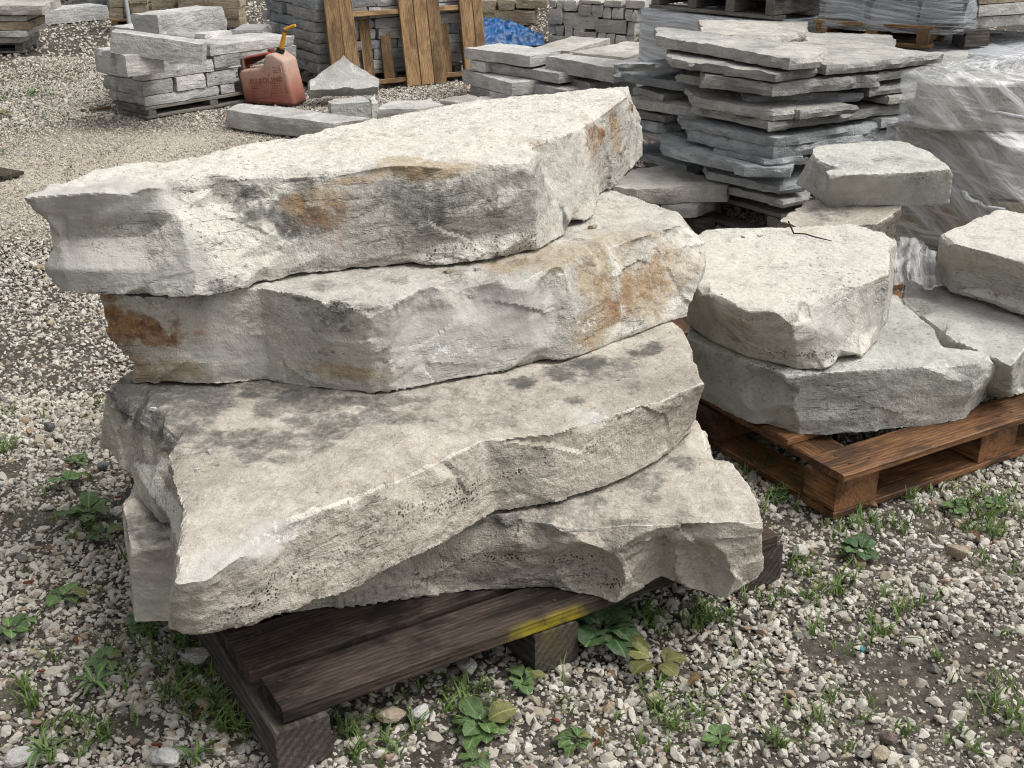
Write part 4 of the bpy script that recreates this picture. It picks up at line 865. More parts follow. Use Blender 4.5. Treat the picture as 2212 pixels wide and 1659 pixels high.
flag(f'flagstone on the right face just under the thick top one of the {sk}', R5, (600, 770), (640, 790), (1340, 690), 872, 'flag', 'R', .35)
flag(f'blunt ended flagstone on the right face, upper part of the {sk}', R5, (520, 940), (545, 960), (1200, 855), 1050, 'flag', 'R', .35)
flag(f'short flagstone end above the dark gap on the right face of the {sk}', R5, (750, 1040), (768, 1042), (1100, 990), 1118, 'flag', 'R', .3)
flag(f'short flagstone low on the right face of the {sk}', R5, (660, 1290), (680, 1300), (1000, 1250), 1380, 'flag_blue', 'R', .3)
flag(f'buff flagstone lying flat behind the crowning slab of the {sk}', R4, (945, 335), (1600, 420), (2060, 340), 450, 'flag_pale', (ZC - .01, .06), .5)
flag(f'grey flagstone behind the right top of the {sk}', R5, (-100, 460), (300, 478), (790, 470), 520, 'flag', (ZC - .03, .05), .4)
flag(f'grey flagstone far right behind the top of the {sk}', R5, (1250, 700), (1345, 700), (1630, 650), 735, 'flag', (ZC - .08, .05), .4)
hz = .11
fp = skid_pallet('wooden_pallet', 'grey pallet showing under the flagstone stack', CF + LF * 1.1, -LF, 1.1, 1.1, .128, 'wood_grey', 3)

# small heap of slabs between the main stack and the flagstones
HG = 'slabs of the small heap behind the main stack'
def heap(label, pts, z1, th, mat): stone('flagstone', label, 'flagstone', HG, [v2(at(*R7(*q), z1)) for q in pts], z1 - th, z1, mat, .03, .010, top_amp=.4)
heap('pale triangular slab on top of the small heap behind the main stack', [(0, 632), (240, 672), (700, 650), (1250, 632), (1290, 600), (900, 500), (610, 412), (230, 440), (20, 560)], .205, .075, 'flag_pale')
heap('pale slab end under the triangular slab, nearest the main stack', [(-100, 860), (250, 855), (470, 800), (440, 770), (200, 745), (-100, 740)], .125, .06, 'flag_pale')
heap('grey slab with a blunt edge under the triangular slab', [(480, 900), (760, 920), (1145, 800), (1130, 770), (800, 740), (480, 760)], .066, .065, 'flag')
heap('dark slab sandwiched under the triangular slab', [(500, 840), (900, 850), (1120, 770), (900, 700), (500, 720)], .127, .055, 'flag')

# ------------------------------------------------------------------ stones lying on the ground beside the gas can
SG = 'stones lying on the gravel near the gas can'
def lying(label, pts, z1, th, mat='palestone', conv=R2, tilt=None): return stone('flagstone', label, 'flagstone', SG, [v2(at(*conv(*q), z1)) for q in pts], z1 - th, z1, mat, .04, .012, top_amp=.4, tilt=tilt)
lying('long pale slab lying on the gravel in front of the gas can', [(225, 1182), (700, 1250), (1390, 1328), (1840, 1265), (1500, 1236), (700, 1140), (380, 1108)], .115, .11)
lying('squared pale chunk lying on the gravel between gas can and upright pallet', [(1340, 1085), (1360, 1120), (1790, 1095), (1775, 1070), (1690, 1035), (1400, 1050)], .17, .165)
V, F = prism([(-.24, 0), (.23, .0), (.25, .08), (.03, .30), (-.23, .10)], .08, .04, .012, 771, .4); o = link('flagstone', mesh_of('flagstone', V, F, True, 38), M['palestone'], None, at(*R2(1470, 1195), .0) + np.array([0, .22, .05])); o.rotation_euler = (math.radians(38), 0, .25); tag(o, 'pointed pale slab propped up behind the squared chunk', 'flagstone', SG, 'thing')
lying('small pale stone tucked against the right of the squared chunk', [(1780, 1060), (1800, 1120), (1870, 1100), (1840, 1010)], .13, .13)
lying('flat pale slab lying right of the squared chunk', [(1830, 1180), (2300, 1180), (2580, 1130), (2450, 1070), (2000, 1090)], .06, .058)
lying('buff flat slab lying in front of the low middle stack', [(330, 1090), (700, 1110), (760, 1040), (640, 1010), (480, 1030)], .05, .048, 'flag_pale', R3)
lying('pale flat slab lying at the foot of the low middle stack', [(700, 1120), (1270, 1110), (1250, 1050), (900, 1020), (740, 1040)], .05, .048, 'palestone', R3)

# ------------------------------------------------------------------ upright pallet leaning on the tall stack
b0 = at(782, 197, 0); b1 = at(998, 175, 0); us = unit(v2(b1) - v2(b0)); nsn = np.array([us[1], -us[0]])       # facing the camera side
up_ = np.array([-nsn[0] * .17, -nsn[1] * .17, 1.0]); up_ /= np.linalg.norm(up_)
e = empty('wooden_pallet', tuple(b0)); tag(e, 'blond wooden pallet standing upright against the tall grey stack', 'pallet')
def sp(s, t, n): q = np.array([b0[0], b0[1], .002]) + np.array([us[0], us[1], 0]) * s + up_ * t + np.cross([us[0], us[1], 0], up_) * n; return q
us3 = np.array([us[0], us[1], 0])
ss = lambda px, y: onplane(px, y, b0, us)[0]
for t in (.05, .53, 1.12): board('stringer', sp(-.13, t, -.065), sp(1.02, t, -.065), .036, .088, 'wood_blond', e, side=up_, seg=.1, wob=.002)
for a, w in ((-.155, .11), (-.045, .105), (.43, .112), (.545, .105), (.653, .105), (.93, .11), (1.03, .08)):
    board('deck_board', sp(a, 0, -.011), sp(a, 1.18, -.011), w, .018, 'wood_blond', e, side=us3, seg=.08, wob=.002)
for a, w in ((-.12, .10), (.13, .085), (.29, .085), (.5, .09), (.78, .085), (.96, .08)):
    board('back_board', sp(a, .01, -.119), sp(a, 1.17, -.119), w, .017, 'wood_blond', e, side=us3, seg=.08, wob=.002)

# ------------------------------------------------------------------ gas can
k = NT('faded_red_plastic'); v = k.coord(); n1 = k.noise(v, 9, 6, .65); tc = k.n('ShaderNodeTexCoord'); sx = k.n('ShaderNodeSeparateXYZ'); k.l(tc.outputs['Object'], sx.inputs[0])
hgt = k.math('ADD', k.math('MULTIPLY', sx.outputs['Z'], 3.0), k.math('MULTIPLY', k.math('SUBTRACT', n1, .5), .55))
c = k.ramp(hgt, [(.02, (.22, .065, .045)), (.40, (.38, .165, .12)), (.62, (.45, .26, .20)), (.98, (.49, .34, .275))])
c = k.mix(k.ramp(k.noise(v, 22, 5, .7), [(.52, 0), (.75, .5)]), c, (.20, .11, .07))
M['can'] = k.done(c, .55, k.bump(n1, .15, .004), .4)
M['can_red'] = plain('handle_red_plastic', (.32, .085, .06), .5, .4); M['can_grime'] = plain('grimy_plastic', (.17, .12, .09), .8, .2)
M['spout'] = plain('yellow_spout_plastic', (.66, .33, .03), .45, .4, .12); M['black'] = plain('black_plastic', (.02, .02, .02), .5, .4); M['emboss'] = plain('embossed_faded_plastic', (.27, .11, .08), .6, .3)
ga = at(*R2(420, 1122), 0); gb = at(*R2(968, 1156), 0); gu = unit(v2(gb) - v2(ga)); gn = np.array([gu[1], -gu[0]]); gl = np.linalg.norm(v2(gb) - v2(ga))
gc = (ga + gb) / 2; gc[:2] -= gn * .10
can = empty('gas_can', tuple(gc)); can.scale = (1, 1, .94); can.rotation_euler = (0, 0, math.atan2(gu[1], gu[0])); tag(can, 'faded red plastic gasoline can with yellow spout beside the stacked stone', 'gas can')
s_ = gl / .548         # photo reading -> metres on the can's wide face
def gp(x, y): return ((x - 694) * s_ / 1000, (1140 - y) * s_ / 1000 + .004)
T_ = .20
def extrude(outline, y0, y1, inset=.012, steps=3):
    """rounded slab: outline in the x-z plane, thick along y, edges rolled over"""
    o = np.array(outline); n = len(o); tg = np.roll(o, -1, 0) - np.roll(o, 1, 0); nr = np.stack([tg[:, 1], -tg[:, 0]], 1); nr /= np.linalg.norm(nr, axis=1)[:, None]
    if np.sum(o[:, 0] * np.roll(o[:, 1], -1) - np.roll(o[:, 0], -1) * o[:, 1]) < 0: nr = -nr
    rows = []
    for q in range(steps + 1):
        a = math.pi / 2 * q / steps; rows.append((inset * (1 - math.sin(a)), y0 + inset * (1 - math.cos(a))))
    rows = rows + [(i, y1 - (y - y0)) for i, y in reversed(rows)]
    V = []; F = []
    for ins, y in rows:
        for p, m in zip(o, nr): V.append((p[0] - m[0] * ins, y, p[1] - m[1] * ins))
    for r in range(len(rows) - 1):
        for i in range(n):
            j = (i + 1) % n; F.append((r * n + i, r * n + j, (r + 1) * n + j, (r + 1) * n + i))
    F.append(tuple(range(n - 1, -1, -1))); F.append(tuple((len(rows) - 1) * n + i for i in range(n)))
    return V, F
def rounded(pts, r=.014, seg=4):
    pts = [np.array(p) for p in pts]; out = []; n = len(pts)
    for i in range(n):
        a, b, c_ = pts[i - 1], pts[i], pts[(i + 1) % n]; u_ = (a - b) / np.linalg.norm(a - b); w_ = (c_ - b) / np.linalg.norm(c_ - b); rr_ = min(r, .45 * np.linalg.norm(a - b), .45 * np.linalg.norm(c_ - b))
        for q in range(seg + 1):
            t = q / seg; out.append((b + u_ * rr_) * (1 - t) ** 2 + 2 * b * t * (1 - t) + (b + w_ * rr_) * t * t)
    return out
body = rounded([gp(428, 1140), gp(390, 840), gp(420, 805), gp(610, 775), gp(660, 745), gp(690, 640), gp(770, 622), gp(885, 690), gp(968, 1120), gp(955, 1140)], .018)
def part(name, V, F, mat, ang=40): o = link(name, mesh_of(name, V, F, True, ang), M[mat], can); return o
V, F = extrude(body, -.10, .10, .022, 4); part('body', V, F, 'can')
hd = rounded([gp(400, 800), gp(400, 690), gp(650, 632), gp(690, 640), gp(672, 680), gp(640, 668), gp(432, 715), gp(428, 800)], .008); V, F = extrude(hd, -.03, .03, .01, 3); part('handle', V, F, 'can_red')
strap = rounded([gp(345, 800), gp(372, 700), gp(405, 690), gp(420, 800), gp(432, 1100), gp(395, 1120), gp(340, 860)], .008); V, F = extrude(strap, -.05, .04, .01, 3); part('grimy_spine', V, F, 'can_grime')
def ctube(name, pts, rad, mat): 
    o = tube(name, np.array(pts), rad, mat, None, 14); P0 = Vector(pts[0]); o.parent = can; o.location = P0; return o
gq = lambda x, y, d=0: np.array([gp(x, y)[0], d, gp(x, y)[1]])
ctube('collar', [gq(765, 645), gq(795, 600), gq(800, 585)], [.03, .029, .026], 'black')
ctube('spout', [gq(796, 596), gq(820, 520), gq(845, 430), gq(855, 400), gq(880, 388), gq(965, 355)], [.017, .016, .014, .014, .013, .010], 'spout')
ctube('vent_cap', [gq(665, 645, .03), gq(667, 605, .03)], [.026, .024], 'can')
panel = [gp(500, 890), gp(715, 850), gp(755, 762), gp(850, 742), gp(905, 1020), gp(535, 1095)]
def bar(name, a, b, w, h, mat='emboss', y=-.1005):
    a, b = np.array(a), np.array(b); d = (b - a) / np.linalg.norm(b - a); m = np.array([-d[1], d[0]]) * w / 2
    pr = [a - m, b - m, b + m, a + m]; V = [(p[0], y - h, p[1]) for p in pr] + [(p[0], y + .002, p[1]) for p in pr]
    F = [(0, 1, 2, 3), (4, 7, 6, 5), (0, 4, 5, 1), (1, 5, 6, 2), (2, 6, 7, 3), (3, 7, 4, 0)]; return part(name, V, F, mat, 0)
for i in range(6): bar('panel_rib', panel[i], panel[(i + 1) % 6], .003, .002, 'can')
bar('panel_rib', gp(718, 925), gp(735, 1055), .003, .002, 'can')
for r, (xa, xb, ya, yb) in enumerate([(520, 690, 965, 935), (525, 690, 985, 957), (527, 640, 1010, 992), (530, 640, 1035, 1017), (532, 640, 1060, 1042), (745, 845, 920, 905), (745, 840, 945, 930), (748, 850, 970, 955), (750, 850, 995, 980), (752, 855, 1020, 1003), (770, 840, 790, 778), (768, 842, 812, 800)]):
    bar('embossed_line', gp(xa, ya), gp(xb, yb), .0035, .0012)
ctube('embossed_seal', [gq(668, 1005, -.0995), gq(668, 1005, -.103)], [.011, .011], 'emboss')
cu = bpy.data.curves.new('lettering', 'FONT'); cu.body = 'GASOLINE'; cu.size = .062; cu.extrude = .0016; cu.space_character = 1.12; cu.align_x = 'LEFT'; cu.resolution_u = 3; cu.offset = .0012
to = bpy.data.objects.new('tmp', cu); COL.objects.link(to); dg = bpy.context.evaluated_depsgraph_get(); me = bpy.data.meshes.new_from_object(to.evaluated_get(dg)); bpy.data.objects.remove(to)
w_ = max(v.co.x for v in me.vertices); a = np.array(gp(512, 945)); b = np.array(gp(858, 888)); me.materials.clear()
o = link('lettering', me, M['emboss'], can); sc = np.linalg.norm(b - a) / w_; o.scale = (sc, sc, 1); o.location = (a[0], -.1012, a[1]); o.rotation_euler = (math.pi / 2, -math.atan2(b[1] - a[1], b[0] - a[0]), 0)
o['label'] = 'raised word GASOLINE'

# ------------------------------------------------------------------ stretch film
def film(name, lo, hi, ang, tint=(.72, .74, .76), density=26.0):
    k = NT(name); a = k.n('ShaderNodeAttribute', attribute_name='su'); b = k.n('ShaderNodeAttribute', attribute_name='sz'); cx = k.n('ShaderNodeCombineXYZ'); k.l(a.outputs['Fac'], cx.inputs[0]); k.l(b.outputs['Fac'], cx.inputs[1])
    c0 = k.n('ShaderNodeTexCoord'); wn = k.n('ShaderNodeTexNoise'); wn.inputs['Scale'].default_value = 2.2; k.l(c0.outputs['Object'], wn.inputs['Vector'])
    masks = []
    for i, (an_, sc_) in enumerate(((ang, density), (-ang * .55, density * .7), (.06, density * 1.3))):
        mp = k.n('ShaderNodeMapping'); mp.inputs['Rotation'].default_value = (0, 0, an_); mp.inputs['Scale'].default_value = (1, 1, 1); mp.inputs['Location'].default_value = (i * 3.1, i, 0)
        wp = k.n('ShaderNodeVectorMath', operation='MULTIPLY_ADD'); k.l(wn.outputs['Color'], wp.inputs[0]); wp.inputs[1].default_value = (.10, .10, 0); k.l(cx.outputs[0], wp.inputs[2]); k.l(wp.outputs[0], mp.inputs[0])
        m2 = k.n('ShaderNodeMapping'); m2.inputs['Scale'].default_value = (1.0, sc_, 1); k.l(mp.outputs[0], m2.inputs[0])
        masks.append(k.noise(m2.outputs[0], 2.0, 4, .68))
    zone = k.ramp(k.noise(c0.outputs['Object'], 1.7, 2, .5), [(.42, .12), (.56, 1)])
    l1 = k.ramp(masks[0], [(.42, 0), (.66, 1)]); l2 = k.math('MULTIPLY', k.ramp(masks[1], [(.50, 0), (.60, 1)]), zone); l3 = k.math('MULTIPLY', k.ramp(masks[2], [(.50, 0), (.60, 1)]), k.math('SUBTRACT', 1.0, zone))
    m = k.math('MAXIMUM', l1, k.math('MAXIMUM', l2, l3))
    f = k.math('ADD', k.math('MULTIPLY', m, hi - lo), lo)
    bm_ = k.bump(k.math('ADD', masks[0], k.math('MULTIPLY', masks[1], .5)), .8, .02)
    p = k.n('ShaderNodeBsdfPrincipled'); p.inputs['Base Color'].default_value = (*tint, 1); p.inputs['Roughness'].default_value = .18; p.inputs['Specular IOR Level'].default_value = .55; k.l(bm_, p.inputs['Normal'])
    t = k.n('ShaderNodeBsdfTransparent'); t.inputs[0].default_value = (.93, .94, .95, 1); ms = k.n('ShaderNodeMixShader'); k.l(f, ms.inputs[0]); k.l(t.outputs[0], ms.inputs[1]); k.l(p.outputs[0], ms.inputs[2]); k.l(ms.outputs[0], k.out.inputs[0])
    return k.m
M['film'] = film('clear_stretch_film', .10, .68, .62, (.90, .90, .90), 9); M['film_dark'] = film('thin_stretch_film', .08, .70, .10, (.70, .74, .78), 26); M['film_white'] = film('milky_stretch_film', .50, .98, .06, (.82, .85, .89), 26)
M['film_crumple'] = film('crumpled_stretch_film', .35, .85, 1.2, (.55, .55, .54), 14)
def shell(name, label, levels, mat, res=.03, wr=.012, seed=1, cap=True, wrang=.6, part_of=None):
    """film drawn round a load: outlines at rising heights, pulled into slanting wrinkles"""
    base = np.array(levels[0][1], float); rows = []; n_side = None
    lens = [max(np.linalg.norm(np.array(l[1][i]) - np.array(l[1][(i + 1) % len(l[1])])) for l in levels) for i in range(len(base))]; ns = [max(1, int(L / res)) for L in lens]
    def ring(pl):
        pl = np.array(pl, float); out = []
        for i in range(len(pl)):
            a, b = pl[i], pl[(i + 1) % len(pl)]
            for q in range(ns[i]): out.append(a + (b - a) * q / ns[i])
        out = np.array(out)
        for _ in range(3): out = .25 * np.roll(out, 1, 0) + .5 * out + .25 * np.roll(out, -1, 0)
        return out
    for (za, pa), (zb_, pb_) in zip(levels[:-1], levels[1:]):
        m = max(1, int(round(max(zb_ - za, np.abs(np.array(pb_) - np.array(pa)).max()) / res)))
        for q in range(m): t = q / m; rows.append((za + (zb_ - za) * t, ring(np.array(pa) * (1 - t) + np.array(pb_) * t)))
    rows.append((levels[-1][0], ring(levels[-1][1])))
    n = len(rows[0][1]); su = np.concatenate([[0], np.cumsum(np.linalg.norm(np.diff(rows[0][1], axis=0), axis=1))]); nside = len(rows)
    if cap:
        zt_c, top = rows[-1]; cen = top.mean(0)
        for q in range(1, 9): rows.append((zt_c, cen + (top - cen) * (1 - q / 9)))
    V = np.concatenate([np.column_stack([p, np.full(n, z)]) for z, p in rows]); U_ = np.tile(su, len(rows)); Z_ = V[:, 2].copy()
    for r in range(nside, len(rows)): Z_[r * n:(r + 1) * n] = rows[nside - 1][0] + (r - nside + 1) * .07
    c_, s2 = math.cos(wrang), math.sin(wrang); a_ = U_ * c_ + Z_ * s2; b_ = -U_ * s2 + Z_ * c_
    d = wr * ((.6 - 1.6 * np.abs(fbm(np.stack([a_ * 1.4, b_ * 9, a_ * 0 + seed], 1), seed, 2))) + .4 * fbm(np.stack([a_ * 3, -b_ * 22, a_ * 0], 1), seed + 4, 2)) + wr * 1.2 * fbm(V * 4, seed + 8, 2)
    nr = []
    for z, p in rows:
        tg = np.roll(p, -1, 0) - np.roll(p, 1, 0); q = np.stack([tg[:, 1], -tg[:, 0]], 1); q /= np.linalg.norm(q, axis=1)[:, None] + 1e-9; nr.append(q)
    sg = 1 if np.sum(base[:, 0] * np.roll(base[:, 1], -1) - np.roll(base[:, 0], -1) * base[:, 1]) > 0 else -1
    nr = np.concatenate(nr) * sg; side = np.zeros(len(V)); side[:nside * n] = 1
    V[:, :2] += nr * (d * side)[:, None]; V[:, 2] += d * (1 - side) * .8
    F = []
    for r in range(len(rows) - 1):
        for i in range(n):
            j = (i + 1) % n; F.append((r * n + i, r * n + j, (r + 1) * n + j, (r + 1) * n + i))
    if cap:
        L = len(rows) - 1; F.append(tuple(L * n + i for i in range(n)))
    b0_ = np.array([base[:, 0].mean(), base[:, 1].mean(), levels[0][0]]); me = mesh_of(name, V - b0_, F, True, 0); attr(me, 'su', U_); attr(me, 'sz', Z_)
    o = link(name, me, M[mat], None, b0_); tag(o, label, 'plastic wrap', kind='thing'); return o
def off_poly(pl, d):
    pl = np.array(pl, float); c = pl.mean(0); return [tuple(c + (p - c) * (1 - d / np.linalg.norm(p - c))) for p in pl]
# big wrapped load at the right edge
zT = .80; zM = .60
top = [v2(at(*R5(*q), zT)) for q in ((950, 790), (1230, 845), (2040, 866), (2900, 860), (2900, 560), (1640, 655), (1120, 738))]
low = [v2(at(*R5(*q), zM)) for q in ((850, 1300), (1010, 1330))]
lowp = [low[0], low[1] + np.array([.02, -.02]), top[2] + np.array([.03, -.06]), top[3] + np.array([.1, -.06]), top[4] + np.array([.1, .0]), top[5], top[6] + np.array([-.1, .05])]
foot = [p + np.array([.02, .02]) for p in lowp]
shell('stretch_film', 'clear stretch film pulled tight round the big load at the right edge', [(.02, foot), (.30, lowp), (.575, lowp), (.62, top), (zT, top)], 'film', .016, .026, 3, wrang=-.62)
for q, (za, zb_, pl, lab, mt) in enumerate(((.61, zT - .03, top, 'uppermost tan grey block inside the film of the right edge load', 'slab'), (.37, .60, lowp, 'second block from the top inside the film of the right edge load', 'flag_pale'), (.14, .36, lowp, 'lowest block inside the film of the right edge load', 'tanstone'))):
    o = stone('stone_block', lab, 'stone block', 'blocks inside the film at the right edge', off_poly(pl, .05), za, zb_, 'flag_pale' if mt == 'slab' else mt, .05, .012)
ru = unit(lowp[2] - lowp[1]); skid_pallet('wooden_pallet', 'pallet hidden inside the film of the right edge load', lowp[1] + np.array([.08, .08]), ru, 1.2, .8, .13, 'wood_grey')
# rope-like twists of film
def twist(label, pts, r, group):
    P = np.array(pts); n = 18; t = np.linspace(0, len(P) - 1, n); C_ = np.stack([np.interp(t, range(len(P)), P[:, i]) for i in range(3)], 1); C_ += NR.normal(size=C_.shape) * .003
    o = tube('film_twist', C_, r * (1 + .3 * np.sin(np.linspace(0, 9, n))), 'film_rope', None, 7); tag(o, label, 'plastic wrap', group)
M['film_rope'] = plain('bunched_film', (.52, .53, .54), .35, .5, .2, 60, .4)
def fs(x, y, zz, conv=R5):    # reading on the front of the film load
    u, z = onplane(*conv(x, y), lowp[1] + np.array([0, -.035]), ru); q = lowp[1] + np.array([0, -.035]) + ru * u; return np.array([q[0], q[1] - zz, z])
twist('thin film rope running across the front of the right edge load', [fs(1200, 1125, .0), fs(1500, 1135, .0), (fs(1900, 1210, .01)), fs(2300, 1300, .01)], .006, 'ropes of twisted film')
twist('film rope slanting down to the knot on the right edge load', [fs(1500, 690, .02, R6), fs(1640, 780, .02, R6), fs(1800, 860, .01, R6), fs(2000, 900, .01, R6)], .009, 'ropes of twisted film')
# crumpled film on the right pallet
cr = at(1962, 575, .36); nn = 44; gxx, gyy = np.meshgrid(np.linspace(-1, 1, nn), np.linspace(-1, 1, nn)); q = np.column_stack([gxx.ravel(), gyy.ravel()])
hgt_ = .13 * np.clip(1 - (np.abs(q[:, 0]) ** 2 + np.abs(q[:, 1]) ** 2) * .8, 0, 1); QQ = np.column_stack([q * np.array([.085, .20]), hgt_]); w3 = np.column_stack([q[:, 0] * 3.2, q[:, 1] * 1.1, q[:, 0] * 0])
QQ[:, 2] = QQ[:, 2] * .6 + .022 * (1 - 2 * np.abs(fbm(w3 * 1.0, 91, 2))) + .010 * (1 - 2 * np.abs(fbm(w3 * 2.2, 97, 2))) - .015; QQ[:, 0] += .02 * fbm(w3 * 2, 92, 3); QQ[:, 2] = np.maximum(QQ[:, 2], -.006)
me = mesh_of('crumpled_film', QQ, [(j * nn + i, j * nn + i + 1, (j + 1) * nn + i + 1, (j + 1) * nn + i) for j in range(nn - 1) for i in range(nn - 1)], True, 0)
attr(me, 'su', QQ[:, 0]); attr(me, 'sz', QQ[:, 1]); o = link('crumpled_film', me, M['film_crumple'], None, cr); o.rotation_euler = (0, 0, -.25); tag(o, 'crumpled heap of clear film between the slabs on the right pallet', 'plastic wrap')
# wrapped loads at the top right
zA = .70; f0 = v2(at(*R4(215, 95), zA)); f1 = v2(at(*R4(1760, 250), zA)); fu_ = unit(f1 - f0); fv_ = np.array([-fu_[1], fu_[0]]); fl = np.linalg.norm(f1 - f0)
pl = [f0, f1, f1 + fv_ * 1.0, f0 + fv_ * 1.0]
shell('stretch_film', 'milky film round the lower load behind the flagstones, left one', [(.12, pl), (zA, pl)], 'film_white', .05, .012, 9, wrang=.05)
stone('stone_block', 'stone mass inside the milky film load behind the flagstones, left one', 'stone block', 'loads inside the milky film', off_poly(pl, .05), .13, zA - .02, 'palestone', .08, .01)
skid_pallet('wooden_pallet', 'grey pallet lifted onto the milky wrapped load, open slots facing the camera', f0 + fu_ * .10 + fv_ * .02, fu_, fl - .12, .95, .125, 'wood_grey', 4, zbase=zA + .012)
uz = zA + .14; pu = [f0 + fu_ * .12 + fv_ * .03, f1 - fu_ * .04 + fv_ * .03, f1 - fu_ * .04 + fv_ * .95, f0 + fu_ * .12 + fv_ * .95]
stone('stone_block', 'wrapped stone mass on the lifted grey pallet at the picture top', 'stone block', 'loads inside the thin film', off_poly(pu, .04), uz, uz + .5, 'flag_blue', .08, .02)
shell('stretch_film', 'thin film round the load on the lifted grey pallet', [(uz - .03, pu), (uz + .52, pu)], 'film_dark', .05, .014, 12, wrang=.1)
zB = .60; h0 = v2(at(*R5(300, 470), zB)); h1 = v2(at(*R5(2500, 660), zB)); hu = unit(h1 - h0); hv = np.array([-hu[1], hu[0]]); hl = np.linalg.norm(h1 - h0); pl2 = [h0, h1, h1 + hv * 1.1, h0 + hv * 1.1]
shell('stretch_film', 'milky film round the lower load behind the flagstones, right one', [(.12, pl2), (zB, pl2)], 'film_white', .05, .012, 19, wrang=.05)
stone('stone_block', 'stone mass inside the milky film load behind the flagstones, right one', 'stone block', 'loads inside the milky film', off_poly(pl2, .05), .13, zB - .02, 'palestone', .08, .01)
zP = zB + .02; cK = v2(at(*R5(1560, 400), zP + .07)); cL = v2(at(*R5(-60, 262), zP + .09)); cu_ = unit(cK - cL); cv_ = np.array([-cu_[1], cu_[0]]); cl = np.linalg.norm(cK - cL)
skid_pallet('wooden_pallet', 'tan pallet under the dark wrapped load at the top right', cL, cu_, cl * .80, .9, .115, 'wood_blond', 3, zbase=zP)
pw = [cL, cK, cK + cv_ * .95, cL + cv_ * .95]
shell('stretch_film', 'torn thin film hanging over the dark load at the top right', [(zP + .075, pw), (zP + .16, pw), (zP + .62, pw)], 'film_dark', .045, .02, 23, wrang=.12)
for i in range(4):
    for j in range(3):
        a = cl * j / 3; stone('wall_stone', f'dark stone under film, {ORD[j + 1]} from left, {ORD[i + 1]} layer up, top right load', 'stone', 'stones of the dark wrapped load', rectpoly(cL, cu_, a + .03, a + cl / 3 + .0, .035, .5, 0, .01, NR), zP + .125 + i * .11, zP + .23 + i * .11, 'flag_blue', .07, .014)
bk = at(*R5(1600, 505), zB + .01); e = empty('wood_block', tuple(bk)); tag(e, 'dark wood block propping the brown slabs at the top right', 'wood block'); board('timber', bk + np.array([-.05, 0, .045]), bk + np.array([.10, .06, .045]), .1, .085, 'wood_end', e, seg=.05)
bs = v2(bk) + np.array([-.02, .02]); bu = unit((.9, .44))
for i in range(6):
    stone('flagstone', f'brown grey slab at the top right corner, {ORD[i + 1]} from the bottom on the wood block', 'flagstone', 'brown slabs at the top right corner', rectpoly(bs, bu, .02 + .02 * (i % 2) + .012 * i, 1.3, -.02, .8, RN.uniform(-.03, .03), .03, NR), zB + .10 + i * .062, zB + .158 + i * .062, 'tanstone' if i % 3 == 2 else 'flag', .06, .012)

# ------------------------------------------------------------------ blue tarp
k = NT('blue_tarp_plastic'); v = k.coord(); n1 = k.noise(v, 5, 6, .65); c = k.mix(k.ramp(n1, [(.4, 0), (.62, 1)]), (.007, .065, .20), (.014, .11, .31)); c = k.mix(k.ramp(k.noise(v, 3.2, 5, .6), [(.50, 0), (.7, .75)]), c, (.045, .075, .085))
M['tarp'] = k.done(c, .42, k.bump(k.noise(v, 24, 5, .6), .4, .012), .4)
t0 = at(*R3(430, 560), 0); t1 = at(*R3(1500, 500), 0); tu = unit(v2(t1) - v2(t0)); tl = np.linalg.norm(v2(t1) - v2(t0)); tv = np.array([-tu[1], tu[0]]); na, nb = 90, 50
aa, bb = np.meshgrid(np.linspace(0, 1, na), np.linspace(0, 1, nb)); aa = aa.ravel(); bb = bb.ravel()
prof = np.interp(aa, [0, .1, .3, .5, .65, .8, .93, 1], [.27, .28, .23, .15, .13, .11, .07, .02]); ac = np.sin(np.clip(bb * 1.25, 0, 1) * math.pi / 2) ** .8 * np.interp(bb, [0, .8, 1], [1, 1, .7])
w3 = np.column_stack([aa * 4 + bb * 2.2, bb * 7 - aa * 2.5, aa * 0]); fold = (1 - 2 * np.abs(fbm(w3 * 1.2, 61, 3))) * .06 + (1 - 2 * np.abs(fbm(w3 * 3, 62, 3))) * .025
hh = np.maximum(prof * ac + fold * np.minimum(1, bb * 5 + .25), .004); pq = v2(t0)[None] + tu[None] * (aa * tl)[:, None] + tv[None] * (bb * .75 - .02 * fold / .06)[:, None]
V = np.column_stack([pq, hh]); me = mesh_of('blue_tarp', V - t0, [(j * na + i, j * na + i + 1, (j + 1) * na + i + 1, (j + 1) * na + i) for j in range(nb - 1) for i in range(na - 1)], True, 0)
tag(link('blue_tarp', me, M['tarp'], None, t0), 'crumpled blue tarp lying behind the upright pallet', 'tarp')

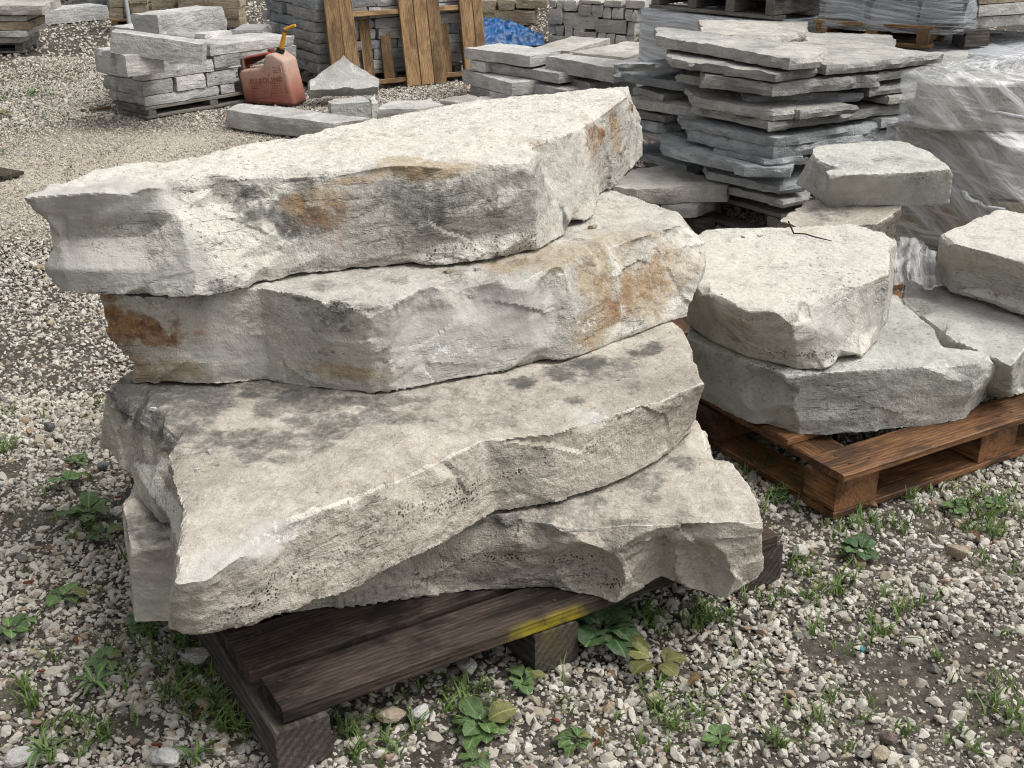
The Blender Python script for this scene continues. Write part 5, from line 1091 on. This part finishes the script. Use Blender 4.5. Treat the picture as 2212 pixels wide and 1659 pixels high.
# ------------------------------------------------------------------ weeds, grass, litter
def leafmat(name, a, b, vein):
    k = NT(name); v = k.coord(); n1 = k.noise(v, 9 if vein else 40, 4, .7); c = k.mix(k.ramp(n1, [(.35, 0), (.65, 1)]), a, b)
    if vein:      # midrib, side ribs, holes' brown rims and road dust
        tc = k.n('ShaderNodeTexCoord'); sx = k.n('ShaderNodeSeparateXYZ'); k.l(tc.outputs['Object'], sx.inputs[0]); ay = k.math('ABSOLUTE', sx.outputs['Y'])
        rib = k.math('FRACT', k.math('MULTIPLY', k.math('SUBTRACT', sx.outputs['X'], k.math('MULTIPLY', ay, 1.1)), 9.0))
        vm = k.math('MAXIMUM', k.ramp(ay, [(.008, 1), (.022, 0)]), k.math('MULTIPLY', k.ramp(k.math('ABSOLUTE', k.math('SUBTRACT', rib, .5)), [(.03, 1), (.10, 0)]), .3))
        c = k.mix(vm, c, tuple(min(1, q * 1.7 + .02) for q in b)); c = k.mix(k.ramp(k.noise(v, 14, 4, .7), [(.60, 0), (.70, .8)]), c, (.12, .085, .04)); c = k.mix(k.ramp(k.noise(v, 5, 4, .7), [(.45, 0), (.7, .45)]), c, (.27, .26, .21))
    c = k.mix(0.0, c, c); hv = k.n('ShaderNodeHueSaturation'); k.l(c, hv.inputs['Color']); mr = k.n('ShaderNodeMapRange'); k.l(k.rand, mr.inputs[0]); mr.inputs[3].default_value = .7; mr.inputs[4].default_value = 1.3; k.l(mr.outputs[0], hv.inputs['Value'])
    m = k.done(hv.outputs[0], .55, k.bump(n1, .4, .003), .35); tr = k.n('ShaderNodeBsdfTranslucent'); k.l(hv.outputs[0], tr.inputs[0]); ms = k.n('ShaderNodeMixShader'); ms.inputs[0].default_value = .22; k.l(k.p.outputs[0], ms.inputs[1]); k.l(tr.outputs[0], ms.inputs[2]); k.l(ms.outputs[0], k.out.inputs[0]); return m
M['leaf'] = leafmat('plantain_leaf', (.055, .115, .032), (.11, .19, .055), True); M['leaf_dark'] = leafmat('dark_weed_leaf', (.030, .075, .028), (.062, .13, .042), True); M['leaf_old'] = leafmat('yellowing_leaf', (.10, .125, .035), (.20, .19, .06), True)
M['grassblade'] = leafmat('grass_blade', (.075, .13, .032), (.16, .23, .065), None); M['dead'] = leafmat('dead_leaf', (.10, .055, .025), (.22, .13, .06), None); M['mulchchip'] = plain('red_mulch', (.15, .045, .026), .85, .2, .4, 60)
def leaf_mesh(L, W_, curl, seed, stalk=.3, nl=13, nw=5):
    r = np.random.RandomState(seed); V = []; F = []
    for i in range(nl):
        t = i / (nl - 1); w = W_ * .5 * (math.sin(math.pi * min(1, max(0, (t - stalk) / (1 - stalk))) ** .95) ** .5 if t > stalk else 0) + .0016
        x = L * t; z0 = L * (1.15 * curl * t - 1.25 * curl * t * t)
        for j in range(nw):
            s = j / (nw - 1) * 2 - 1; V.append((x, s * w, z0 + abs(s) * w * .16 + w * .14 * math.sin(t * 16 + s * 2 + seed) * abs(s)))
    for i in range(nl - 1):
        for j in range(nw - 1): F.append((i * nw + j, (i + 1) * nw + j, (i + 1) * nw + j + 1, i * nw + j + 1))
    return mesh_of('leaf', V, F, True, 0)
LEAF = {}
for kind, mt in (('b', 'leaf'), ('d', 'leaf_dark'), ('y', 'leaf_old'), ('n', 'leaf')):
    LEAF[kind] = []
    for q in range(5):
        me = leaf_mesh(1.0, (.60 if kind != 'n' else .17) * RN.uniform(.85, 1.15), RN.uniform(.35, .75), q * 7 + 3, .28 if kind != 'n' else .05); me.materials.append(M[mt]); LEAF[kind].append(me)
def weed(label, x, y, size, n, kind='b', spread=1.0, name='broadleaf_weed', old=0, z=0):
    p = at(x, y, z); e = empty(name, tuple(p)); tag(e, label, 'weed', 'weeds growing in the gravel')
    n = int(n * 1.5)
    for i in range(n):
        me = RN.choice(LEAF['y' if i < old else kind]); o = link('leaf', me, None, e); s = size * .72 * RN.uniform(.55, 1.1); o.scale = (s, s, s)
        o.location = (RN.uniform(-.006, .006), RN.uniform(-.006, .006), .002); o.rotation_euler = (RN.uniform(-.25, .25), -RN.uniform(.05, .55) / spread, i * 6.283 / n + RN.uniform(-.35, .35))
W8 = [('big plantain weed left of the lowest slabs, by the gravel edge', 190, 1120, .105, 10, 'b'), ('single round leaf weed just below the big plantain at the left', 228, 1165, .07, 4, 'b'), ('three leaved weed left of the broken prow of the slab stack', 135, 1295, .085, 5, 'b'), ('leafy weed at the left picture edge, lower half', 25, 1370, .085, 6, 'b'),
      ('small weed halfway up the left gravel strip', 145, 1045, .075, 6, 'b'), ('small weed above the big plantain at the left', 160, 1000, .055, 6, 'b'), ('big plantain weed at the bottom centre below the pallet', 1045, 1575, .10, 10, 'b'), ('plantain weed touching the yellow painted skid, dark leaved', 1300, 1375, .17, 11, 'd'),
      ('yellowing broad leaf weed right of the dark plantain', 1420, 1440, .13, 4, 'y'), ('small green weed below the dark plantain near the bottom', 1245, 1605, .065, 7, 'b'), ('little weed at the bottom centre edge', 1030, 1648, .05, 6, 'b'), ('tall narrow weed at the lower left', 205, 1480, .09, 8, 'n'),
      ('wide leaved weed under the left slab overhang', 320, 1350, .07, 8, 'd'), ('low clover like weed right of the right hand skid', 1855, 1195, .07, 11, 'd'), ('bright weed in front of the right pallet', 2065, 1105, .06, 9, 'b'), ('weed beside the right pallet, near the right picture edge', 2150, 1095, .05, 8, 'b'), ('leaf weed under the pallet skid, left side', 460, 1400, .06, 6, 'd'),
      ('small weed at the lower right of the dark plantain', 1555, 1600, .05, 6, 'b'), ('weed at the foot of the painted skid, left of it', 1130, 1475, .06, 6, 'b'), ('leaf weed beside the narrow grass at the lower left', 230, 1430, .07, 6, 'b'), ('weed between the two pallets, in the grass', 1690, 1080, .05, 8, 'd'), ('small weed at the left strip beside the stack', 255, 960, .05, 5, 'b'), ('bottom left weed with narrow leaves', 90, 1625, .07, 7, 'n'), ('bottom weed left of the near pallet corner', 420, 1640, .06, 7, 'n'),
      ('upright green weed far left in the tan gravel', 70, 205, .12, 9, 'n'), ('low weed at the far left edge of the tan gravel', 8, 215, .10, 7, 'n'), ('tiny weed right of the upright far weed', 112, 208, .08, 6, 'n'), ('yellowed weed at the left edge above the tan track', 4, 250, .10, 6, 'y'), ('weed at the left edge beside the brown board', 6, 330, .07, 6, 'n')]
for t in W8: weed(*t, old=1 if t[2] > 1100 and t[5] == 'b' else 0)
# grass: one mass of blades
V = []; F = []
def tuft(x, y, n, h, spread):
    p = at(x, y, 0)
    for _ in range(n):
        a = RN.uniform(0, 6.283); r = spread * abs(RN.gauss(0, .55)); bx, by = p[0] + r * math.cos(a), p[1] + r * math.sin(a); a2 = RN.uniform(0, 6.283); hh = h * RN.uniform(.45, 1.15); lean = hh * RN.uniform(.3, 1.15); w = RN.uniform(.0012, .0034); b = len(V)
        sx_, sy_ = -math.sin(a2) * w, math.cos(a2) * w
        for q in range(5):
            t = q / 4; ww = (1 - t ** 1.8) + .04; X_ = bx + math.cos(a2) * lean * t * t; Y_ = by + math.sin(a2) * lean * t * t; Z_ = hh * (t - .32 * t * t) - .004
            V.append((X_ - sx_ * ww, Y_ - sy_ * ww, Z_)); V.append((X_ + sx_ * ww, Y_ + sy_ * ww, Z_ + .0005))
        for q in range(4): F.append((b + 2 * q, b + 2 * q + 1, b + 2 * q + 3, b + 2 * q + 2))
for cx_, cy_, rx_, ry_, nt_, h_ in [(440, 1470, 110, 90, 34, .055), (320, 1400, 110, 70, 14, .05), (520, 1560, 70, 60, 14, .06), (180, 1130, 80, 60, 6, .045), (240, 880, 30, 30, 4, .05), (1700, 1060, 60, 40, 16, .05), (1880, 1130, 120, 40, 12, .045), (2080, 1080, 130, 45, 20, .045), (2150, 1150, 70, 40, 12, .05), (1350, 1330, 120, 40, 14, .05), (1520, 1340, 60, 30, 10, .05), (960, 1500, 120, 60, 12, .05), (1500, 1560, 200, 80, 16, .05), (1950, 1330, 200, 120, 14, .045), (2120, 1560, 120, 70, 8, .05), (160, 1600, 120, 50, 10, .05), (70, 1480, 60, 50, 6, .05), (800, 1600, 120, 50, 10, .05), (640, 1440, 40, 60, 8, .05), (1640, 1010, 40, 30, 12, .05), (20, 960, 30, 20, 4, .04), (300, 1000, 20, 40, 4, .04), (1750, 1250, 100, 60, 10, .05)]:
    for _ in range(nt_): tuft(cx_ + RN.gauss(0, .5) * rx_, cy_ + RN.gauss(0, .5) * ry_, RN.randint(5, 12), h_, .022)
for _ in range(150):
    gx_, gy_ = RN.choice([(RN.uniform(0, 560), RN.uniform(880, 1650)), (RN.uniform(1560, 2212), RN.uniform(1000, 1650)), (RN.uniform(700, 1600), RN.uniform(1330, 1650))]); tuft(gx_, gy_, RN.randint(2, 6), RN.uniform(.025, .06), .02)
for _ in range(50): tuft(RN.uniform(0, 300), RN.uniform(60, 500), 5, .05, .03)
me = mesh_of('grass', V, F, True, 0); tag(link('grass', me, M['grassblade']), 'thin green grass sprouting through the gravel', 'grass', kind='stuff')
# red mulch chips and dead leaves
def chip(name, label, cat, group, x, y, size, mat, z=0.006):
    SEED[0] += 1; r = np.random.RandomState(SEED[0]); pl = [(size * r.uniform(.7, 1.1) * math.cos(a), size * r.uniform(.25, .5) * math.sin(a)) for a in np.linspace(0, 6.28, 7)[:-1]]
    V_, F_ = prism(pl, size * .35, size * .5, size * .12, SEED[0], .4, size * .04); o = link(name, mesh_of(name, V_, F_, True, 35), M[mat], None, at(x, y, z)); o.rotation_euler = (r.uniform(-.3, .3), r.uniform(-.3, .3), r.uniform(0, 6)); tag(o, label, cat, group)
for x, y in ((165, 1385), (262, 950), (255, 1075), (90, 1450), (400, 1505), (430, 1540), (340, 1610), (165, 1165), (620, 1520), (60, 1260), (410, 1230 + 250), (20, 1420), (1200, 1555), (1290, 1605)):
    chip('mulch_chip', 'small reddish brown mulch chip lying in the gravel', 'wood chip', 'red mulch chips', x, y, RN.uniform(.008, .015), 'mulchchip')
for x, y, lab in ((1330, 1470, 'curled dead leaf under the yellowing weed'), (1300, 1600, 'brown dead leaf at the bottom centre'), (1620, 1190, 'brown leaf scrap by the right skid'), (1900, 1100, 'dead leaf in front of the right pallet corner'), (700, 1500, 'dead leaf scrap under the front board'), (120, 1190, 'dead leaf below the big left plantain'), (1480, 1480, 'dead leaf right of the yellowing weed'), (2090, 1150, 'dead leaf in the grass at the right edge')):
    p = at(x, y, .012); dm = leaf_mesh(1.0, RN.uniform(.35, .5), RN.uniform(.9, 1.5), RN.randint(0, 99), .1); cv = np.array([v.co[:] for v in dm.vertices]); cv[:, 2] += .16 * fbm(cv * 5 + x, 5, 2); cv[:, 1] += .10 * fbm(cv * 4 + y, 6, 2); dm.vertices.foreach_set('co', cv.astype(np.float32).ravel()); dm.update(); o = link('dead_leaf', dm, M['dead'], None, p); s = RN.uniform(.03, .045); o.scale = (s, s, s); o.rotation_euler = (RN.uniform(-.5, .5), RN.uniform(-.4, .2), RN.uniform(0, 6)); tag(o, lab, 'dead leaf', 'dead leaves in the gravel')
def cobble(label, x, y, r_, mat, z=0):
    SEED[0] += 1; rr_ = np.random.RandomState(SEED[0]); bm = bmesh.new(); bmesh.ops.create_icosphere(bm, subdivisions=3, radius=1); co = np.array([v.co[:] for v in bm.verts])
    for _ in range(8):
        n = rr_.normal(size=3); n /= np.linalg.norm(n); co -= n * np.maximum(co @ n - rr_.uniform(.6, .85), 0)[:, None]
    co *= r_ * np.array([1.15, .9, .7]); co += co * (.10 * fbm(co * 60, SEED[0], 3))[:, None]
    for v, p in zip(bm.verts, co): v.co = p
    me = bpy.data.meshes.new('rock'); bm.to_mesh(me); bm.free(); me.polygons.foreach_set('use_smooth', np.ones(len(me.polygons), bool)); me.set_sharp_from_angle(angle=math.radians(45)); o = link('rock', me, M[mat], None, at(x, y, z + r_ * .45)); o.rotation_euler = (0, 0, rr_.uniform(0, 6)); tag(o, label, 'rock', 'larger rocks among the gravel')
for a in (('round grey rock in the grass left of the near pallet corner', 435, 1420, .032, 'flag'), ('angular tan rock under the front board of the near pallet', 845, 1545, .026, 'tanstone'), ('brown rock right of the right hand skid', 2068, 1190, .026, 'tanstone'), ('white rock below the front board of the near pallet', 905, 1540, .022, 'palestone'), ('grey white rock under the near pallet, by the painted skid', 1010, 1440, .024, 'palestone'), ('white rock at the bottom left corner', 40, 1635, .024, 'palestone'), ('white rock left of the near skid', 355, 1635, .026, 'palestone'), ('reddish rock near the bottom right', 1920, 1590, .018, 'redstone'), ('brown rock left of the reddish rock near the bottom right', 1900, 1628, .018, 'tanstone'), ('brown rusty rock in the grass at the lower left', 440, 1520, .018, 'tanstone'), ('dark grey pebble in the left gravel strip', 105, 920, .018, 'darkstone'), ('dark grey pebble beside the small left weed', 222, 1005, .016, 'darkstone'), ('grey flat rock right of the near stack', 1730, 1190, .022, 'flag')): cobble(*a)
chip('turquoise_scrap', 'turquoise plastic scrap in the gravel at the lower right', 'scrap', None, 1862, 1405, .014, 'teal') if 'teal' in M else None
# scraps lying on the slabs
def scrap(label, s, x, y, size, mat):
    p = spot(s, x, y, 9)
    if p is None: return
    SEED[0] += 1; r = np.random.RandomState(SEED[0]); pl = [(size * r.uniform(.6, 1.1) * math.cos(a), size * r.uniform(.5, .9) * math.sin(a)) for a in np.linspace(0, 6.28, 6)[:-1]]
    V_, F_ = prism(pl, size * .7, size * .5, size * .2, SEED[0], .4, size * .05); o = link('stone_chip', mesh_of('stone_chip', V_, F_, True, 35), M[mat], None, p + np.array([0, 0, -.002])); o.rotation_euler = (r.uniform(-.3, .3), r.uniform(-.3, .3), r.uniform(0, 6)); tag(o, label, 'stone chip', 'stone chips left on the slabs', 'thing')
scrap('pinkish stone chip at the right end of the gap under the topmost slab', B, 1284, 484, .012, 'tanstone'); scrap('small stone chip in the gap under the front of the topmost slab', B, 960, 580, .009, 'tanstone'); scrap('upright pale chip in the gap under the front of the topmost slab', B, 1025, 574, .010, 'palestone'); scrap('pale chip on the wide buff slab, left part', C, 455, 968, .009, 'palestone'); scrap('tiny pale chip on the wide buff slab', C, 432, 1010, .006, 'palestone'); scrap('pale chip at the back left of the wide buff slab', C, 322, 878, .009, 'palestone'); scrap('pale chip beside the twig on the thick pale slab', G, 1650, 503, .011, 'palestone'); scrap('dark crumb on the thick pale slab, left of the twig', G, 1598, 505, .006, 'darkstone'); scrap('orange crumb near the left end of the thick pale slab', G, 1560, 628, .006, 'tanstone')
tw = [spot(G, x, y, 9) for x, y in ((1704, 490), (1712, 500), (1745, 501), (1765, 508), (1800, 516))]
if all(p is not None for p in tw):
    M['twig'] = plain('dark_bark', (.035, .028, .022), .9, .2, .4, 80); P = [p + np.array([0, 0, .006]) for p in tw]; P[0] = P[0] + np.array([-.004, 0, .022]); tag(tube('twig', P, [.0026, .0026, .0022, .0022, .0013], 'twig', None, 7), 'crooked dark twig lying on the thick pale slab', 'twig')
# oddments on the ground further left
e = empty('wood_board', tuple(at(15, 370, 0))); tag(e, 'brown board lying at the left picture edge', 'board'); bp = at(-40, 366, .01); board('plank', bp, at(30, 379, .01), .13, .018, 'wood_dark', e, seg=.1)
e = empty('wood_stick', tuple(at(*R1(1080, 1170), 0))); tag(e, 'short tan stick lying on the gravel before the gas can stack', 'stick'); board('lath', at(*R1(970, 1185), .012), at(*R1(1190, 1155), .012), .025, .015, 'wood_blond', e, seg=.05)
e = empty('timber_offcut', tuple(at(1533, 488, 0))); tag(e, 'dark timber offcut on the gravel behind the second slab of the stack', 'timber'); q = at(1533, 492, .03); board('timber', q, q + np.array([-.3, .35, 0]), .07, .06, 'wood_end', e, seg=.05)
